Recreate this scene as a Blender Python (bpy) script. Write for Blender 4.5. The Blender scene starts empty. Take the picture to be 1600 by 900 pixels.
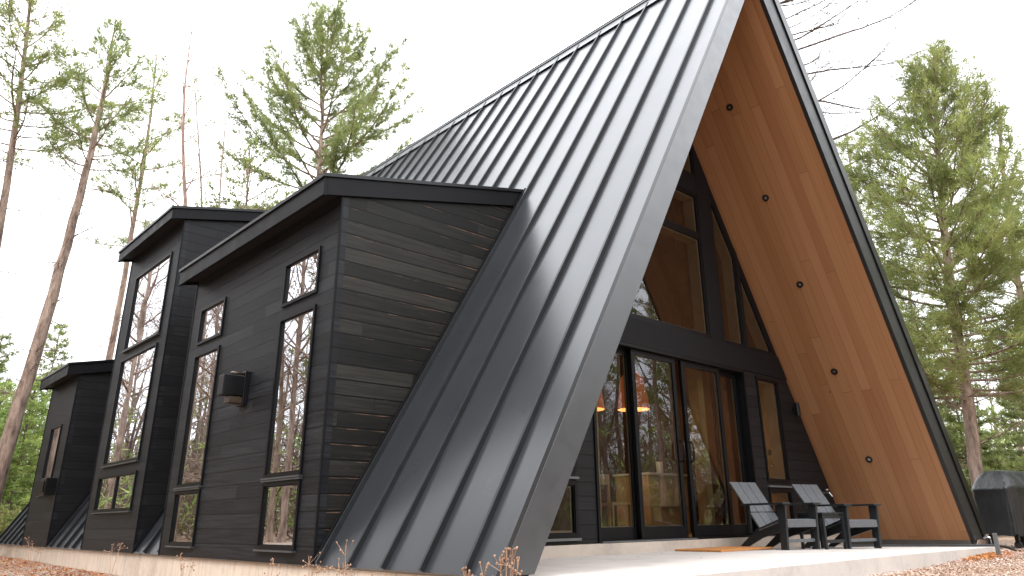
import bpy, math, random
import numpy as np
random.seed(7)
U = 1.25                       # metres per plan unit: every length below is in plan units

# ------------------------------------------------------------------ camera, sky, sun, exposure
CAM = dict(c=(-6.7653, -3.1742, 0.2805), yaw=43.4619, pitch=19.584, roll=-0.6865, f=1141.934, px=19.69, py=-42.45)
yw, pt, rl = (math.radians(CAM[k]) for k in ('yaw', 'pitch', 'roll'))
FW = np.array([math.sin(yw)*math.cos(pt), math.cos(yw)*math.cos(pt), math.sin(pt)])
_r0 = np.array([math.cos(yw), -math.sin(yw), 0.0]); _u0 = np.cross(_r0, FW)
RT = math.cos(rl)*_r0 + math.sin(rl)*_u0
UP = -math.sin(rl)*_r0 + math.cos(rl)*_u0
CC = np.array(CAM['c'])
scene = bpy.context.scene
cd = bpy.data.cameras.new('camera'); cam = bpy.data.objects.new('camera', cd)
scene.collection.objects.link(cam); scene.camera = cam
from mathutils import Matrix, Vector
cam.matrix_world = Matrix(((RT[0], UP[0], -FW[0], CC[0]*U), (RT[1], UP[1], -FW[1], CC[1]*U), (RT[2], UP[2], -FW[2], CC[2]*U), (0, 0, 0, 1)))
cd.sensor_width = 36.0; cd.lens = CAM['f']/1600*36
cd.shift_x = -CAM['px']/1600; cd.shift_y = CAM['py']/1600
cd.clip_start = 0.05; cd.clip_end = 3000

SUN_EL, SUN_AZ = 50, 262          # soft sun behind thin cloud, from the front left
w = bpy.data.worlds.new('World'); scene.world = w; w.use_nodes = True
nt = w.node_tree; N = nt.nodes; Lk = nt.links; N.clear()
sky = N.new('ShaderNodeTexSky'); sky.sky_type = 'NISHITA'; sky.sun_disc = False
sky.sun_elevation = math.radians(SUN_EL); sky.sun_rotation = math.radians(SUN_AZ)
hsv = N.new('ShaderNodeHueSaturation'); hsv.inputs['Saturation'].default_value = 0.35
tc = N.new('ShaderNodeTexCoord'); cn = N.new('ShaderNodeTexNoise'); cn.inputs['Scale'].default_value = 1.6; cn.inputs['Detail'].default_value = 5
cr = N.new('ShaderNodeValToRGB'); cr.color_ramp.elements[0].position = .3; cr.color_ramp.elements[1].position = .75
cr.color_ramp.elements[0].color = (14.5, 15.0, 15.7, 1); cr.color_ramp.elements[1].color = (18.2, 18.5, 18.9, 1)
mx = N.new('ShaderNodeMix'); mx.data_type = 'RGBA'; mx.inputs[0].default_value = 0.8
# overcast sky: three times brighter overhead than at the horizon
spx = N.new('ShaderNodeSeparateXYZ'); Lk.new(tc.outputs['Generated'], spx.inputs[0])
mrz = N.new('ShaderNodeMapRange'); mrz.inputs[1].default_value = 0; mrz.inputs[2].default_value = 1; mrz.inputs[3].default_value = .66; mrz.inputs[4].default_value = 2.3
Lk.new(spx.outputs[2], mrz.inputs[0])
vsc = N.new('ShaderNodeVectorMath'); vsc.operation = 'SCALE'; Lk.new(mrz.outputs[0], vsc.inputs['Scale'])
bg = N.new('ShaderNodeBackground'); bg.inputs['Strength'].default_value = 0.1
wo = N.new('ShaderNodeOutputWorld')
Lk.new(sky.outputs[0], hsv.inputs['Color']); Lk.new(tc.outputs['Generated'], cn.inputs['Vector']); Lk.new(cn.outputs['Fac'], cr.inputs[0])
Lk.new(hsv.outputs[0], mx.inputs[6]); Lk.new(cr.outputs[0], vsc.inputs[0]); Lk.new(vsc.outputs[0], mx.inputs[7]); Lk.new(mx.outputs[2], bg.inputs['Color']); Lk.new(bg.outputs[0], wo.inputs[0])

sl = bpy.data.lights.new('sun', 'SUN'); sl.energy = 1.4; sl.angle = math.radians(24); sl.color = (1.0, .98, .95)
so = bpy.data.objects.new('sun', sl); scene.collection.objects.link(so)
_az = math.radians(SUN_AZ); _el = math.radians(SUN_EL)
sd = Vector((math.sin(_az)*math.cos(_el), math.cos(_az)*math.cos(_el), math.sin(_el)))
so.rotation_euler = sd.to_track_quat('Z', 'Y').to_euler()

vs = scene.view_settings; vs.view_transform = 'Standard'; vs.look = 'None'; vs.exposure = 0.85; vs.gamma = 1
vs.use_curve_mapping = False
scene.render.engine = 'CYCLES'
scene.cycles.max_bounces = 8; scene.cycles.transparent_max_bounces = 16; scene.cycles.caustics_reflective = False; scene.cycles.caustics_refractive = False

def ray(px, py): return FW + RT*((px-800-CAM['px'])/CAM['f']) - UP*((py-450-CAM['py'])/CAM['f'])
def ath(px, py, dist):          # the point seen there at a horizontal distance
    d = ray(px, py); return CC + d*(dist/math.hypot(d[0], d[1]))
def atz(px, py, z):
    d = ray(px, py); return CC + d*((z-CC[2])/d[2])
def aty(px, py, y):
    d = ray(px, py); return CC + d*((y-CC[1])/d[1])

def ground_z(x, y):
    k = min(max(.055-.0027*y, .012), .065)
    return -.14 - k*min(max(0, -x-1), 6)

# ------------------------------------------------------------------ mesh builder
class MB:
    def __init__(s): s.v = []; s.f = []
    def poly(s, pts):
        b = len(s.v); s.v += [tuple(map(float, p)) for p in pts]; s.f.append(tuple(range(b, b+len(pts))))
    def hexa(s, P):              # 8 points: bottom 4, top 4
        b = len(s.v); s.v += [tuple(map(float, p)) for p in P]
        for f in ((3, 2, 1, 0), (4, 5, 6, 7), (0, 1, 5, 4), (1, 2, 6, 5), (2, 3, 7, 6), (3, 0, 4, 7)): s.f.append(tuple(b+i for i in f))
    def box(s, x0, x1, y0, y1, z0, z1):
        s.hexa([(x0, y0, z0), (x1, y0, z0), (x1, y1, z0), (x0, y1, z0), (x0, y0, z1), (x1, y0, z1), (x1, y1, z1), (x0, y1, z1)])
    def prism(s, pts, e):        # planar polygon extruded by vector e
        n = len(pts); b = len(s.v); pts = [tuple(map(float, p)) for p in pts]
        s.v += pts; s.v += [(p[0]+e[0], p[1]+e[1], p[2]+e[2]) for p in pts]
        s.f.append(tuple(b+i for i in reversed(range(n)))); s.f.append(tuple(b+n+i for i in range(n)))
        for i in range(n):
            j = (i+1) % n; s.f.append((b+i, b+j, b+n+j, b+n+i))
    def tube(s, path, rad, n=8, cap=True):
        P = [np.array(p, float) for p in path]; b = len(s.v)
        if not hasattr(rad, '__len__'): rad = [rad]*len(P)
        up = np.array([0.13, 0.31, 1.0])
        for i, p in enumerate(P):
            t = P[min(i+1, len(P)-1)] - P[max(i-1, 0)]; t = t/(np.linalg.norm(t)+1e-9)
            a = np.cross(t, up)
            if np.linalg.norm(a) < .2: a = np.cross(t, np.array([1.0, .2, 0]))
            a /= np.linalg.norm(a); c = np.cross(t, a)
            for k in range(n):
                q = 2*math.pi*k/n; s.v.append(tuple(p + (a*math.cos(q)+c*math.sin(q))*rad[i]))
        for i in range(len(P)-1):
            for k in range(n):
                k2 = (k+1) % n; s.f.append((b+i*n+k, b+i*n+k2, b+(i+1)*n+k2, b+(i+1)*n+k))
        if cap:
            s.f.append(tuple(b+k for k in reversed(range(n)))); e = b+(len(P)-1)*n; s.f.append(tuple(e+k for k in range(n)))
    def lathe(s, prof, c, n=24):   # profile of (radius, z)
        b = len(s.v)
        for r, z in prof:
            for k in range(n):
                q = 2*math.pi*k/n; s.v.append((c[0]+r*math.cos(q), c[1]+r*math.sin(q), c[2]+z))
        for i in range(len(prof)-1):
            for k in range(n):
                k2 = (k+1) % n; s.f.append((b+i*n+k, b+i*n+k2, b+(i+1)*n+k2, b+(i+1)*n+k))
    def tris(s, A):                # numpy (n,3,3)
        b = len(s.v); A = A.reshape(-1, 3); s.v += list(map(tuple, A.tolist())); s.f += [(b+3*i, b+3*i+1, b+3*i+2) for i in range(len(A)//3)]
    def build(s, name, mat, parent=None, smooth=False, origin=(0, 0, 0), bevel=0, scale=U, mat2=None, f2=0):
        me = bpy.data.meshes.new(name)
        V = (np.array(s.v, float).reshape(-1, 3)-np.array(origin, float))*scale
        me.from_pydata(V.tolist(), [], s.f); me.update()
        if mat: me.materials.append(mat)
        if mat2:
            me.materials.append(mat2)
            for q in me.polygons[f2:]: q.material_index = 1
        if smooth:
            me.polygons.foreach_set('use_smooth', [True]*len(me.polygons))
        o = bpy.data.objects.new(name, me); scene.collection.objects.link(o)
        if parent is not None: o.parent = parent
        else: o.location = [c*scale for c in origin]
        if bevel:
            m = o.modifiers.new('bevel', 'BEVEL'); m.width = bevel; m.segments = 2; m.limit_method = 'ANGLE'; m.angle_limit = math.radians(40)
        return o

def tag(o, label=None, cat=None, group=None, kind=None):
    if label: o['label'] = label
    if cat: o['category'] = cat
    if group: o['group'] = group
    if kind: o['kind'] = kind
    return o
def empty(name, loc, rz=0):
    o = bpy.data.objects.new(name, None); o.empty_display_size = .3
    scene.collection.objects.link(o); o.location = [c*U for c in loc]; o.rotation_euler = (0, 0, rz); return o
def copy_tree(o, parent=None):
    c = o.copy(); scene.collection.objects.link(c)
    if parent is not None: c.parent = parent
    for ch in [q for q in scene.collection.objects if q.parent is o]: copy_tree(ch, c)
    return c

def clip(poly, a, b, c):         # keep a*x+b*y<=c
    out = []
    for i in range(len(poly)):
        p, q = poly[i], poly[(i+1) % len(poly)]
        dp, dq = a*p[0]+b*p[1]-c, a*q[0]+b*q[1]-c
        if dp <= 1e-9: out.append(p)
        if (dp < -1e-9 and dq > 1e-9) or (dp > 1e-9 and dq < -1e-9):
            t = dp/(dp-dq); out.append((p[0]+t*(q[0]-p[0]), p[1]+t*(q[1]-p[1])))
    return out
def clip_rect(poly, x0, x1, y0, y1):
    for a in ((-1, 0, -x0), (1, 0, x1), (0, -1, -y0), (0, 1, y1)):
        poly = clip(poly, *a)
        if len(poly) < 3: return []
    return poly
def area(p): return abs(sum(p[i][0]*p[(i+1) % len(p)][1]-p[(i+1) % len(p)][0]*p[i][1] for i in range(len(p))))/2
def sheet_cells(poly, holes):
    xs = sorted({p[0] for p in poly} | {h[0] for h in holes} | {h[1] for h in holes}); xs = [min(p[0] for p in poly)]+[x for x in xs if min(p[0] for p in poly) < x < max(p[0] for p in poly)]+[max(p[0] for p in poly)]
    ys0, ys1 = min(p[1] for p in poly), max(p[1] for p in poly)
    ys = [ys0]+[y for y in sorted({h[2] for h in holes} | {h[3] for h in holes}) if ys0 < y < ys1]+[ys1]
    out = []
    for i in range(len(xs)-1):
        for j in range(len(ys)-1):
            cx, cy = (xs[i]+xs[i+1])/2, (ys[j]+ys[j+1])/2
            if any(h[0] < cx < h[1] and h[2] < cy < h[3] for h in holes): continue
            c = clip_rect(list(poly), xs[i], xs[i+1], ys[j], ys[j+1])
            if len(c) >= 3 and area(c) > 1e-7: out.append(c)
    return out

# ------------------------------------------------------------------ materials
def mat(name):
    m = bpy.data.materials.new(name); m.use_nodes = True
    return m, m.node_tree.nodes, m.node_tree.links, m.node_tree.nodes['Principled BSDF']
def objco(N, L, scale=(1, 1, 1), rot=(0, 0, 0)):
    t = N.new('ShaderNodeTexCoord'); mp = N.new('ShaderNodeMapping'); mp.inputs['Scale'].default_value = scale; mp.inputs['Rotation'].default_value = rot
    L.new(t.outputs['Object'], mp.inputs['Vector']); return mp.outputs[0]
def noise(N, L, vec, sc, det=4, rough=.55):
    n = N.new('ShaderNodeTexNoise'); n.inputs['Scale'].default_value = sc; n.inputs['Detail'].default_value = det; n.inputs['Roughness'].default_value = rough
    if vec is not None: L.new(vec, n.inputs['Vector'])
    return n.outputs['Fac']
def ramp(N, L, fac, stops):
    r = N.new('ShaderNodeValToRGB'); e = r.color_ramp.elements
    while len(e) < len(stops): e.new(.5)
    for i, (p, c) in enumerate(stops): e[i].position = p; e[i].color = (*c, 1) if len(c) == 3 else c
    L.new(fac, r.inputs[0]); return r.outputs[0]
def mth(N, L, op, a, b=None, c=None):
    m = N.new('ShaderNodeMath'); m.operation = op
    for i, q in enumerate((a, b, c)):
        if q is None: continue
        if isinstance(q, (int, float)): m.inputs[i].default_value = q
        else: L.new(q, m.inputs[i])
    return m.outputs[0]
def mix(N, L, fac, a, b, mode='MIX'):
    m = N.new('ShaderNodeMix'); m.data_type = 'RGBA'; m.blend_type = mode
    for i, q in ((0, fac), (6, a), (7, b)):
        if isinstance(q, (int, float)): m.inputs[i].default_value = q
        elif isinstance(q, tuple): m.inputs[i].default_value = (*q, 1)
        else: L.new(q, m.inputs[i])
    return m.outputs[2]
def bump(N, L, B, h, s=.3, d=.01):
    b = N.new('ShaderNodeBump'); b.inputs['Strength'].default_value = s; b.inputs['Distance'].default_value = d; L.new(h, b.inputs['Height']); L.new(b.outputs[0], B.inputs['Normal'])
def simple(name, col, rough=.5, var=.25, sc=8, metallic=0, bs=0, spec=.5):
    m, N, L, B = mat(name); v = objco(N, L); f = noise(N, L, v, sc)
    L.new(ramp(N, L, f, [(.3, tuple(c*(1-var) for c in col)), (.7, tuple(min(1, c*(1+var)) for c in col))]), B.inputs['Base Color'])
    B.inputs['Roughness'].default_value = rough; B.inputs['Metallic'].default_value = metallic; B.inputs['Specular IOR Level'].default_value = spec
    if bs: bump(N, L, B, noise(N, L, v, sc*4), bs, .004)
    return m

def board_mat(name, cols, gap_col, pitch, across, along, length, rough, wear=0, z0=0.0, groove=.03, knots=0, spec=.5, gw=.5):
    """boards: across / along are 3-vectors giving the board-index axis and the long axis"""
    m, N, L, B = mat(name); t = N.new('ShaderNodeTexCoord'); P = t.outputs['Object']
    def dot(vec):
        d = N.new('ShaderNodeVectorMath'); d.operation = 'DOT_PRODUCT'; L.new(P, d.inputs[0]); d.inputs[1].default_value = vec; return d.outputs['Value']
    a = mth(N, L, 'DIVIDE', mth(N, L, 'ADD', dot(across), 50*pitch+z0), pitch); idx = mth(N, L, 'FLOOR', a); fr = mth(N, L, 'SUBTRACT', a, idx)
    wn = N.new('ShaderNodeTexWhiteNoise'); wn.noise_dimensions = '1D'; L.new(idx, wn.inputs['W'])
    al = mth(N, L, 'ADD', mth(N, L, 'DIVIDE', dot(along), length), mth(N, L, 'MULTIPLY', wn.outputs['Value'], 7.3)); sg = mth(N, L, 'FLOOR', al); sf = mth(N, L, 'SUBTRACT', al, sg)
    wn2 = N.new('ShaderNodeTexWhiteNoise'); wn2.noise_dimensions = '2D'; cb = N.new('ShaderNodeCombineXYZ'); L.new(idx, cb.inputs[0]); L.new(sg, cb.inputs[1]); L.new(cb.outputs[0], wn2.inputs['Vector'])
    # grain stretched along the board
    cv = N.new('ShaderNodeCombineXYZ'); L.new(mth(N, L, 'MULTIPLY', a, 3.2), cv.inputs[0]); L.new(mth(N, L, 'ADD', mth(N, L, 'MULTIPLY', al, length*.7), mth(N, L, 'MULTIPLY', wn2.outputs['Value'], 31)), cv.inputs[1]); L.new(mth(N, L, 'MULTIPLY', wn2.outputs['Value'], 17), cv.inputs[2])
    gr = noise(N, L, cv.outputs[0], 2.2, 8, .65)
    v = mth(N, L, 'ADD', mth(N, L, 'MULTIPLY', wn2.outputs['Value'], 1.05-gw), mth(N, L, 'MULTIPLY', mth(N, L, 'SUBTRACT', mth(N, L, 'MULTIPLY', gr, 2.2), .6), gw))
    col = ramp(N, L, v, [(.1+.8*i/(len(cols)-1), c) for i, c in enumerate(cols)])
    if knots:
        vo = N.new('ShaderNodeTexVoronoi'); vo.inputs['Scale'].default_value = 2.1; L.new(P, vo.inputs['Vector'])
        kn = mth(N, L, 'LESS_THAN', vo.outputs['Distance'], .045)
        col = mix(N, L, mth(N, L, 'MULTIPLY', kn, knots), col, tuple(c*.3 for c in cols[0]))
    if wear:
        wv = N.new('ShaderNodeCombineXYZ'); L.new(mth(N, L, 'MULTIPLY', a, 5), wv.inputs[0]); L.new(mth(N, L, 'MULTIPLY', al, length*1.3), wv.inputs[1])
        wf = noise(N, L, wv.outputs[0], 1.5, 9, .8); edge = mth(N, L, 'ABSOLUTE', mth(N, L, 'SUBTRACT', fr, .5))
        wf = mth(N, L, 'ADD', wf, mth(N, L, 'MULTIPLY', mth(N, L, 'POWER', mth(N, L, 'MULTIPLY', edge, 2), 6), .16))
        wf = mth(N, L, 'ADD', wf, mth(N, L, 'MULTIPLY', noise(N, L, P, .9, 2), .3))
        k = N.new('ShaderNodeMapRange'); k.inputs[1].default_value = .86-.06*wear; k.inputs[2].default_value = .97-.06*wear; L.new(wf, k.inputs[0])
        col = mix(N, L, k.outputs[0], col, (.22, .12, .07))
    g = mth(N, L, 'LESS_THAN', fr, groove); j = mth(N, L, 'LESS_THAN', sf, .003/length*1.2)
    gg = mth(N, L, 'MAXIMUM', g, j)
    L.new(mix(N, L, gg, col, gap_col), B.inputs['Base Color'])
    B.inputs['Roughness'].default_value = rough; B.inputs['Specular IOR Level'].default_value = spec
    rr = mth(N, L, 'ADD', mth(N, L, 'MULTIPLY', gr, .25), rough-.12); L.new(rr, B.inputs['Roughness'])
    h = mth(N, L, 'ADD', mth(N, L, 'MULTIPLY', gr, .18), mth(N, L, 'MULTIPLY', wn.outputs['Value'], .25)); h = mth(N, L, 'SUBTRACT', h, mth(N, L, 'MULTIPLY', gg, 1.3))
    bump(N, L, B, h, .7, .009)
    return m

SP = .1225*U
M = {}
M['siding'] = board_mat('black_siding', [(.0034, .0038, .0050), (.0078, .0083, .0103), (.021, .0222, .0255)], (.0015, .0015, .0015), SP, (0, 0, 1), (.05, 1, 0), 2.6, .5, z0=.01, groove=.09, spec=.22, gw=.72)
M['siding_side'] = board_mat('weathered_siding', [(.004, .004, .0037), (.011, .0105, .0092), (.032, .030, .025)], (.0015, .0015, .0015), SP, (0, 0, 1), (1, .05, 0), 3.4, .55, wear=1.35, z0=.01, groove=.11, spec=.2, gw=.55)
M['siding_front'] = board_mat('porch_siding', [(.006, .006, .007), (.009, .009, .010), (.013, .013, .014)], (.0015, .0015, .0015), SP, (0, 0, 1), (1, .05, 0), 2.4, .5, z0=.01, groove=.07, spec=.2, gw=.7)
W, H, T, D, LEN = 4.0, 6.7703, .2917, 1.5358, 14.0
LS = math.hypot(W, H); CX, SX = W/LS, H/LS
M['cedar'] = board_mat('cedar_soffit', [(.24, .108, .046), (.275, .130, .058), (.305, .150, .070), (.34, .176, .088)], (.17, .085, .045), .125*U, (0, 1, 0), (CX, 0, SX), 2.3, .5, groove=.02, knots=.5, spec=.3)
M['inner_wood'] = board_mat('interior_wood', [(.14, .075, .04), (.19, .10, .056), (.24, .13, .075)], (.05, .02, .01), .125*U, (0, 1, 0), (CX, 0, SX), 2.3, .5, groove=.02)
def roof_mat():
    m, N, L, B = mat('charcoal_metal'); v = objco(N, L)
    B.inputs['Base Color'].default_value = (.030, .033, .037, 1)
    L.new(ramp(N, L, noise(N, L, v, .8, 3), [(.3, (.0135, .0148, .0175)), (.7, (.0195, .0212, .0245))]), B.inputs['Base Color'])
    L.new(mth(N, L, 'ADD', mth(N, L, 'MULTIPLY', noise(N, L, v, 3, 6), .07), .25), B.inputs['Roughness'])
    B.inputs['IOR'].default_value = 1.56
    bump(N, L, B, noise(N, L, v, 1.6, 2), .06, .02); return m
M['roof'] = roof_mat()
M['seam'] = simple('shaded_seam_metal', (.014, .015, .017), .45, .2, 8, spec=.3)  # darker, duller copy of the roof metal; shade of the seam sides painted in
def fascia_mat(name, base, rough, spec):
    m, N, L, B = mat(name); v = objco(N, L)
    c = ramp(N, L, noise(N, L, v, 2.5, 6, .6), [(.3, tuple(b*.85 for b in base)), (.65, base), (.8, tuple(b*1.25 for b in base))])
    L.new(c, B.inputs['Base Color'])
    L.new(mth(N, L, 'ADD', mth(N, L, 'MULTIPLY', noise(N, L, v, 5, 6), .3), rough-.15), B.inputs['Roughness']); B.inputs['IOR'].default_value = spec
    bump(N, L, B, noise(N, L, v, 30, 4), .06, .003); return m
M['fascia'] = fascia_mat('charcoal_fascia', (.030, .033, .039), .36, 1.75)
M['shaded_fascia'] = fascia_mat('shaded_fascia', (.012, .012, .013), .42, 1.4)  # right fascia: same paint as the left, its dark reflection put into the colour
M['trim'] = fascia_mat('black_trim', (.009, .009, .0105), .45, 1.2)
M['frame'] = simple('black_frame', (.004, .004, .005), .4, .15, 6, spec=.18)
M['bar'] = simple('grey_sill_metal', (.10, .105, .11), .35, .15, 6)
M['sillm'] = simple('dark_sill_metal', (.045, .047, .05), .4, .15, 6)
M['strip'] = simple('base_strip_metal', (.05, .043, .036), .5, .3, 4)
M['black'] = simple('black_plastic', (.006, .006, .007), .3, .2, 8, spec=.3)
M['soffit_black'] = simple('black_soffit', (.010, .010, .011), .6, .2, 3)
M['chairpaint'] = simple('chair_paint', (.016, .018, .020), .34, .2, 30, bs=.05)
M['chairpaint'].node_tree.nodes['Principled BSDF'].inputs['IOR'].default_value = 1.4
M['chairslat'] = simple('sky_lit_slat_paint', (.085, .09, .098), .45, .15, 30, bs=.05)  # paler copy of the chair paint; sky reflected by the slats painted in
M['liner'] = simple('window_liner', (.34, .25, .16), .6, .15, 5)
M['drywall'] = simple('interior_wall_paint', (.45, .36, .27), .8, .08, 4)
M['timber'] = simple('timber_post', (.42, .27, .11), .5, .2, 5)
M['ply'] = simple('pale_plywood', (.48, .34, .17), .5, .15, 3)
M['white'] = simple('white_ceramic', (.7, .7, .68), .4, .05, 5)
M['steel'] = simple('brass_steel', (.5, .5, .5), .3, .1, 5, metallic=1)
M['bronze'] = simple('dark_bronze', (.05, .035, .022), .35, .3, 20)
M['rubber'] = simple('black_rubber', (.012, .012, .012), .5, .2, 5)

def glass():
    m, N, L, B = mat('window_glass'); N.remove(B); out = [n for n in N if n.type == 'OUTPUT_MATERIAL'][0]
    tr = N.new('ShaderNodeBsdfTransparent'); tr.inputs[0].default_value = (.72, .76, .72, 1)
    gl = N.new('ShaderNodeBsdfGlossy'); gl.inputs['Roughness'].default_value = .0; gl.inputs['Color'].default_value = (.93, .95, 1, 1)
    fr = N.new('ShaderNodeFresnel'); fr.inputs['IOR'].default_value = 1.9
    mr = mth(N, L, 'MINIMUM', mth(N, L, 'MULTIPLY', fr.outputs[0], 1.0), .9)
    bp_ = N.new('ShaderNodeBump'); bp_.inputs['Strength'].default_value = .05; bp_.inputs['Distance'].default_value = .02
    L.new(noise(N, L, objco(N, L), 1.3, 1), bp_.inputs['Height']); L.new(bp_.outputs[0], gl.inputs['Normal'])
    mx = N.new('ShaderNodeMixShader'); L.new(mr, mx.inputs[0]); L.new(tr.outputs[0], mx.inputs[1]); L.new(gl.outputs[0], mx.inputs[2]); L.new(mx.outputs[0], out.inputs[0])
    return m
M['glass'] = glass()

def concrete(name, base, forms=False):
    m, N, L, B = mat(name); v = objco(N, L); n1 = noise(N, L, v, 1.1, 8, .65); n2 = noise(N, L, v, 14, 6, .7)
    f = mth(N, L, 'ADD', mth(N, L, 'MULTIPLY', n1, .65), mth(N, L, 'MULTIPLY', n2, .35))
    c = ramp(N, L, f, [(.33, tuple(b*.66 for b in base)), (.48, tuple(b*.95 for b in base)), (.68, tuple(min(1, b*1.12) for b in base))])
    vst = ramp(N, L, noise(N, L, v, 3.5, 9, .75), [(.56, (0, 0, 0)), (.7, (1, 1, 1))]); c = mix(N, L, mth(N, L, 'MULTIPLY', vst, .4), c, tuple(b*.55 for b in base))
    if forms:
        st = noise(N, L, objco(N, L, (1, 5, .35)), 2.0, 7, .75)
        c = mix(N, L, mth(N, L, 'MULTIPLY', ramp(N, L, st, [(.5, (0, 0, 0)), (.72, (1, 1, 1))]), .65), c, (.26, .15, .09))
        w_ = N.new('ShaderNodeTexCoord'); sp = N.new('ShaderNodeSeparateXYZ'); L.new(w_.outputs['Object'], sp.inputs[0])
        q = mth(N, L, 'FRACT', mth(N, L, 'DIVIDE', sp.outputs[1], .61)); c = mix(N, L, mth(N, L, 'MULTIPLY', mth(N, L, 'LESS_THAN', q, .012), .6), c, (.12, .08, .06))
    L.new(c, B.inputs['Base Color']); B.inputs['Roughness'].default_value = .8; bump(N, L, B, n2, .3, .006); return m
M['slab'] = concrete('patio_concrete', (.52, .475, .44)); M['foundation'] = concrete('foundation_concrete', (.60, .50, .41), True)
M['curb'] = concrete('curb_concrete', (.46, .39, .33))

def ground_mat():
    m, N, L, B = mat('leaf_litter_ground'); v = objco(N, L)
    n = noise(N, L, v, 22, 8, .75); big = noise(N, L, v, .45, 4); vo = N.new('ShaderNodeTexVoronoi'); vo.inputs['Scale'].default_value = 26; L.new(v, vo.inputs['Vector'])
    c1 = ramp(N, L, vo.outputs['Color'], [(.15, (.12, .08, .06)), (.4, (.27, .19, .14)), (.62, (.38, .28, .22)), (.85, (.48, .38, .32))])
    c2 = ramp(N, L, n, [(.3, (.13, .08, .05)), (.5, (.33, .20, .12)), (.7, (.46, .32, .20))])
    L.new(mix(N, L, ramp(N, L, big, [(.42, (0, 0, 0)), (.6, (1, 1, 1))]), c1, c2), B.inputs['Base Color'])
    B.inputs['Roughness'].default_value = .95; bump(N, L, B, mth(N, L, 'ADD', n, vo.outputs['Distance']), .9, .03); return m
M['ground'] = ground_mat()

def leafmat(name, c0, c1, c2, trans=.35):
    m, N, L, B = mat(name); out = [n for n in N if n.type == 'OUTPUT_MATERIAL'][0]
    t = N.new('ShaderNodeTexCoord'); n = noise(N, L, t.outputs['Object'], 1.1, 4); g = N.new('ShaderNodeNewGeometry')
    f = mth(N, L, 'ADD', mth(N, L, 'MULTIPLY', n, .75), mth(N, L, 'MULTIPLY', g.outputs['Random Per Island'], .25))
    c = ramp(N, L, f, [(.32, c0), (.5, c1), (.66, c2)]); L.new(c, B.inputs['Base Color']); B.inputs['Roughness'].default_value = .55
    tl = N.new('ShaderNodeBsdfTranslucent'); L.new(c, tl.inputs['Color']); mx = N.new('ShaderNodeMixShader'); mx.inputs[0].default_value = trans
    L.new(B.outputs[0], mx.inputs[1]); L.new(tl.outputs[0], mx.inputs[2]); L.new(mx.outputs[0], out.inputs[0]); return m
M['pine'] = leafmat('pine_needles', (.12, .155, .05), (.22, .265, .09), (.33, .36, .13), .6)
M['pine_light'] = leafmat('yellow_green_needles', (.12, .155, .05), (.24, .275, .085), (.36, .38, .13), .6)
M['fir'] = leafmat('fir_needles', (.14, .22, .06), (.28, .38, .11), (.42, .48, .16), .6)
M['leaf'] = leafmat('autumn_leaves', (.25, .08, .03), (.45, .16, .05), (.55, .28, .10))
M['dry'] = leafmat('dry_stems', (.28, .16, .10), (.45, .28, .18), (.6, .42, .30))
def bark(name, a, b):
    m, N, L, B = mat(name); v = objco(N, L, (1, 1, .25)); n = noise(N, L, v, 9, 7, .7)
    L.new(ramp(N, L, n, [(.35, a), (.62, b)]), B.inputs['Base Color']); B.inputs['Roughness'].default_value = .9; bump(N, L, B, n, .8, .03); return m
M['bark'] = bark('pine_bark', (.10, .065, .05), (.38, .28, .22)); M['bark_dark'] = bark('dark_bark', (.07, .05, .042), (.20, .15, .12)); M['bark_red'] = bark('red_bark', (.20, .12, .10), (.42, .30, .25))
M['twig'] = simple('twigs', (.16, .11, .085), .9, .4, 3)

# ------------------------------------------------------------------ ground
def axis(lo, hi, fine0, fine1, st):
    a = list(np.arange(fine0, fine1+1e-6, st)); k = st; x = fine0
    while x > lo: k *= 1.35; x -= k; a.insert(0, x)
    k = st; x = fine1
    while x < hi: k *= 1.35; x += k; a.append(x)
    return a
gx = axis(-420, 420, -12, 12, .4); gy = axis(-420, 420, -8, 20, .4)
g = MB()
def gz(x, y):
    r = max(0, math.hypot(x, y-5)-16)
    return ground_z(x, y) + .05*math.sin(x*.9+1)*math.sin(y*.7)*min(1, max(0, (abs(x+0)-4.5)/3)) + r*.012
for y in gy:
    for x in gx: g.v.append((x, y, gz(x, y)))
nx = len(gx)
for j in range(len(gy)-1):
    for i in range(nx-1): g.f.append((j*nx+i, j*nx+i+1, (j+1)*nx+i+1, (j+1)*nx+i))
tag(g.build('ground', M['ground'], smooth=True), kind='structure')

# patio slab, falls slightly to the right
def slab_z(x): return -.017-.0155*max(0, x)
s = MB()
XS = [-3.72, -1, 0, 1, 2, 3, 3.95]; YF = lambda x: -.60+.42*max(0, x)/3.9
top = []
for i in range(len(XS)-1):
    a, b = XS[i], XS[i+1]
    s.hexa([(a, YF(a), -.6), (b, YF(b), -.6), (b, D-.03, -.6), (a, D-.03, -.6), (a, YF(a), slab_z(a)), (b, YF(b), slab_z(b)), (b, D-.03, slab_z(b)), (a, D-.03, slab_z(a))])
slab = s.build('patio_slab', M['slab']); tag(slab, kind='structure')
import bmesh
def weld(o):
    bm = bmesh.new(); bm.from_mesh(o.data); bmesh.ops.remove_doubles(bm, verts=bm.verts, dist=1e-5)
    inner = [f for f in bm.faces if abs(f.normal.x) > .9 and any(abs(f.calc_center_median().x-x*U) < 1e-3 for x in XS[1:-1])]
    bmesh.ops.delete(bm, geom=inner, context='FACES'); bm.to_mesh(o.data); bm.free()
weld(slab)

# ------------------------------------------------------------------ the cabin
cabin = empty('a_frame_cabin', (0, 0, 0))
tag(cabin, 'black A-frame cabin with charcoal standing seam metal roof, cedar soffit and three boxy dormers', 'house')
def part(mb, name, m, parent=cabin, **k): return mb.build(name, m, parent, **k)

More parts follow.
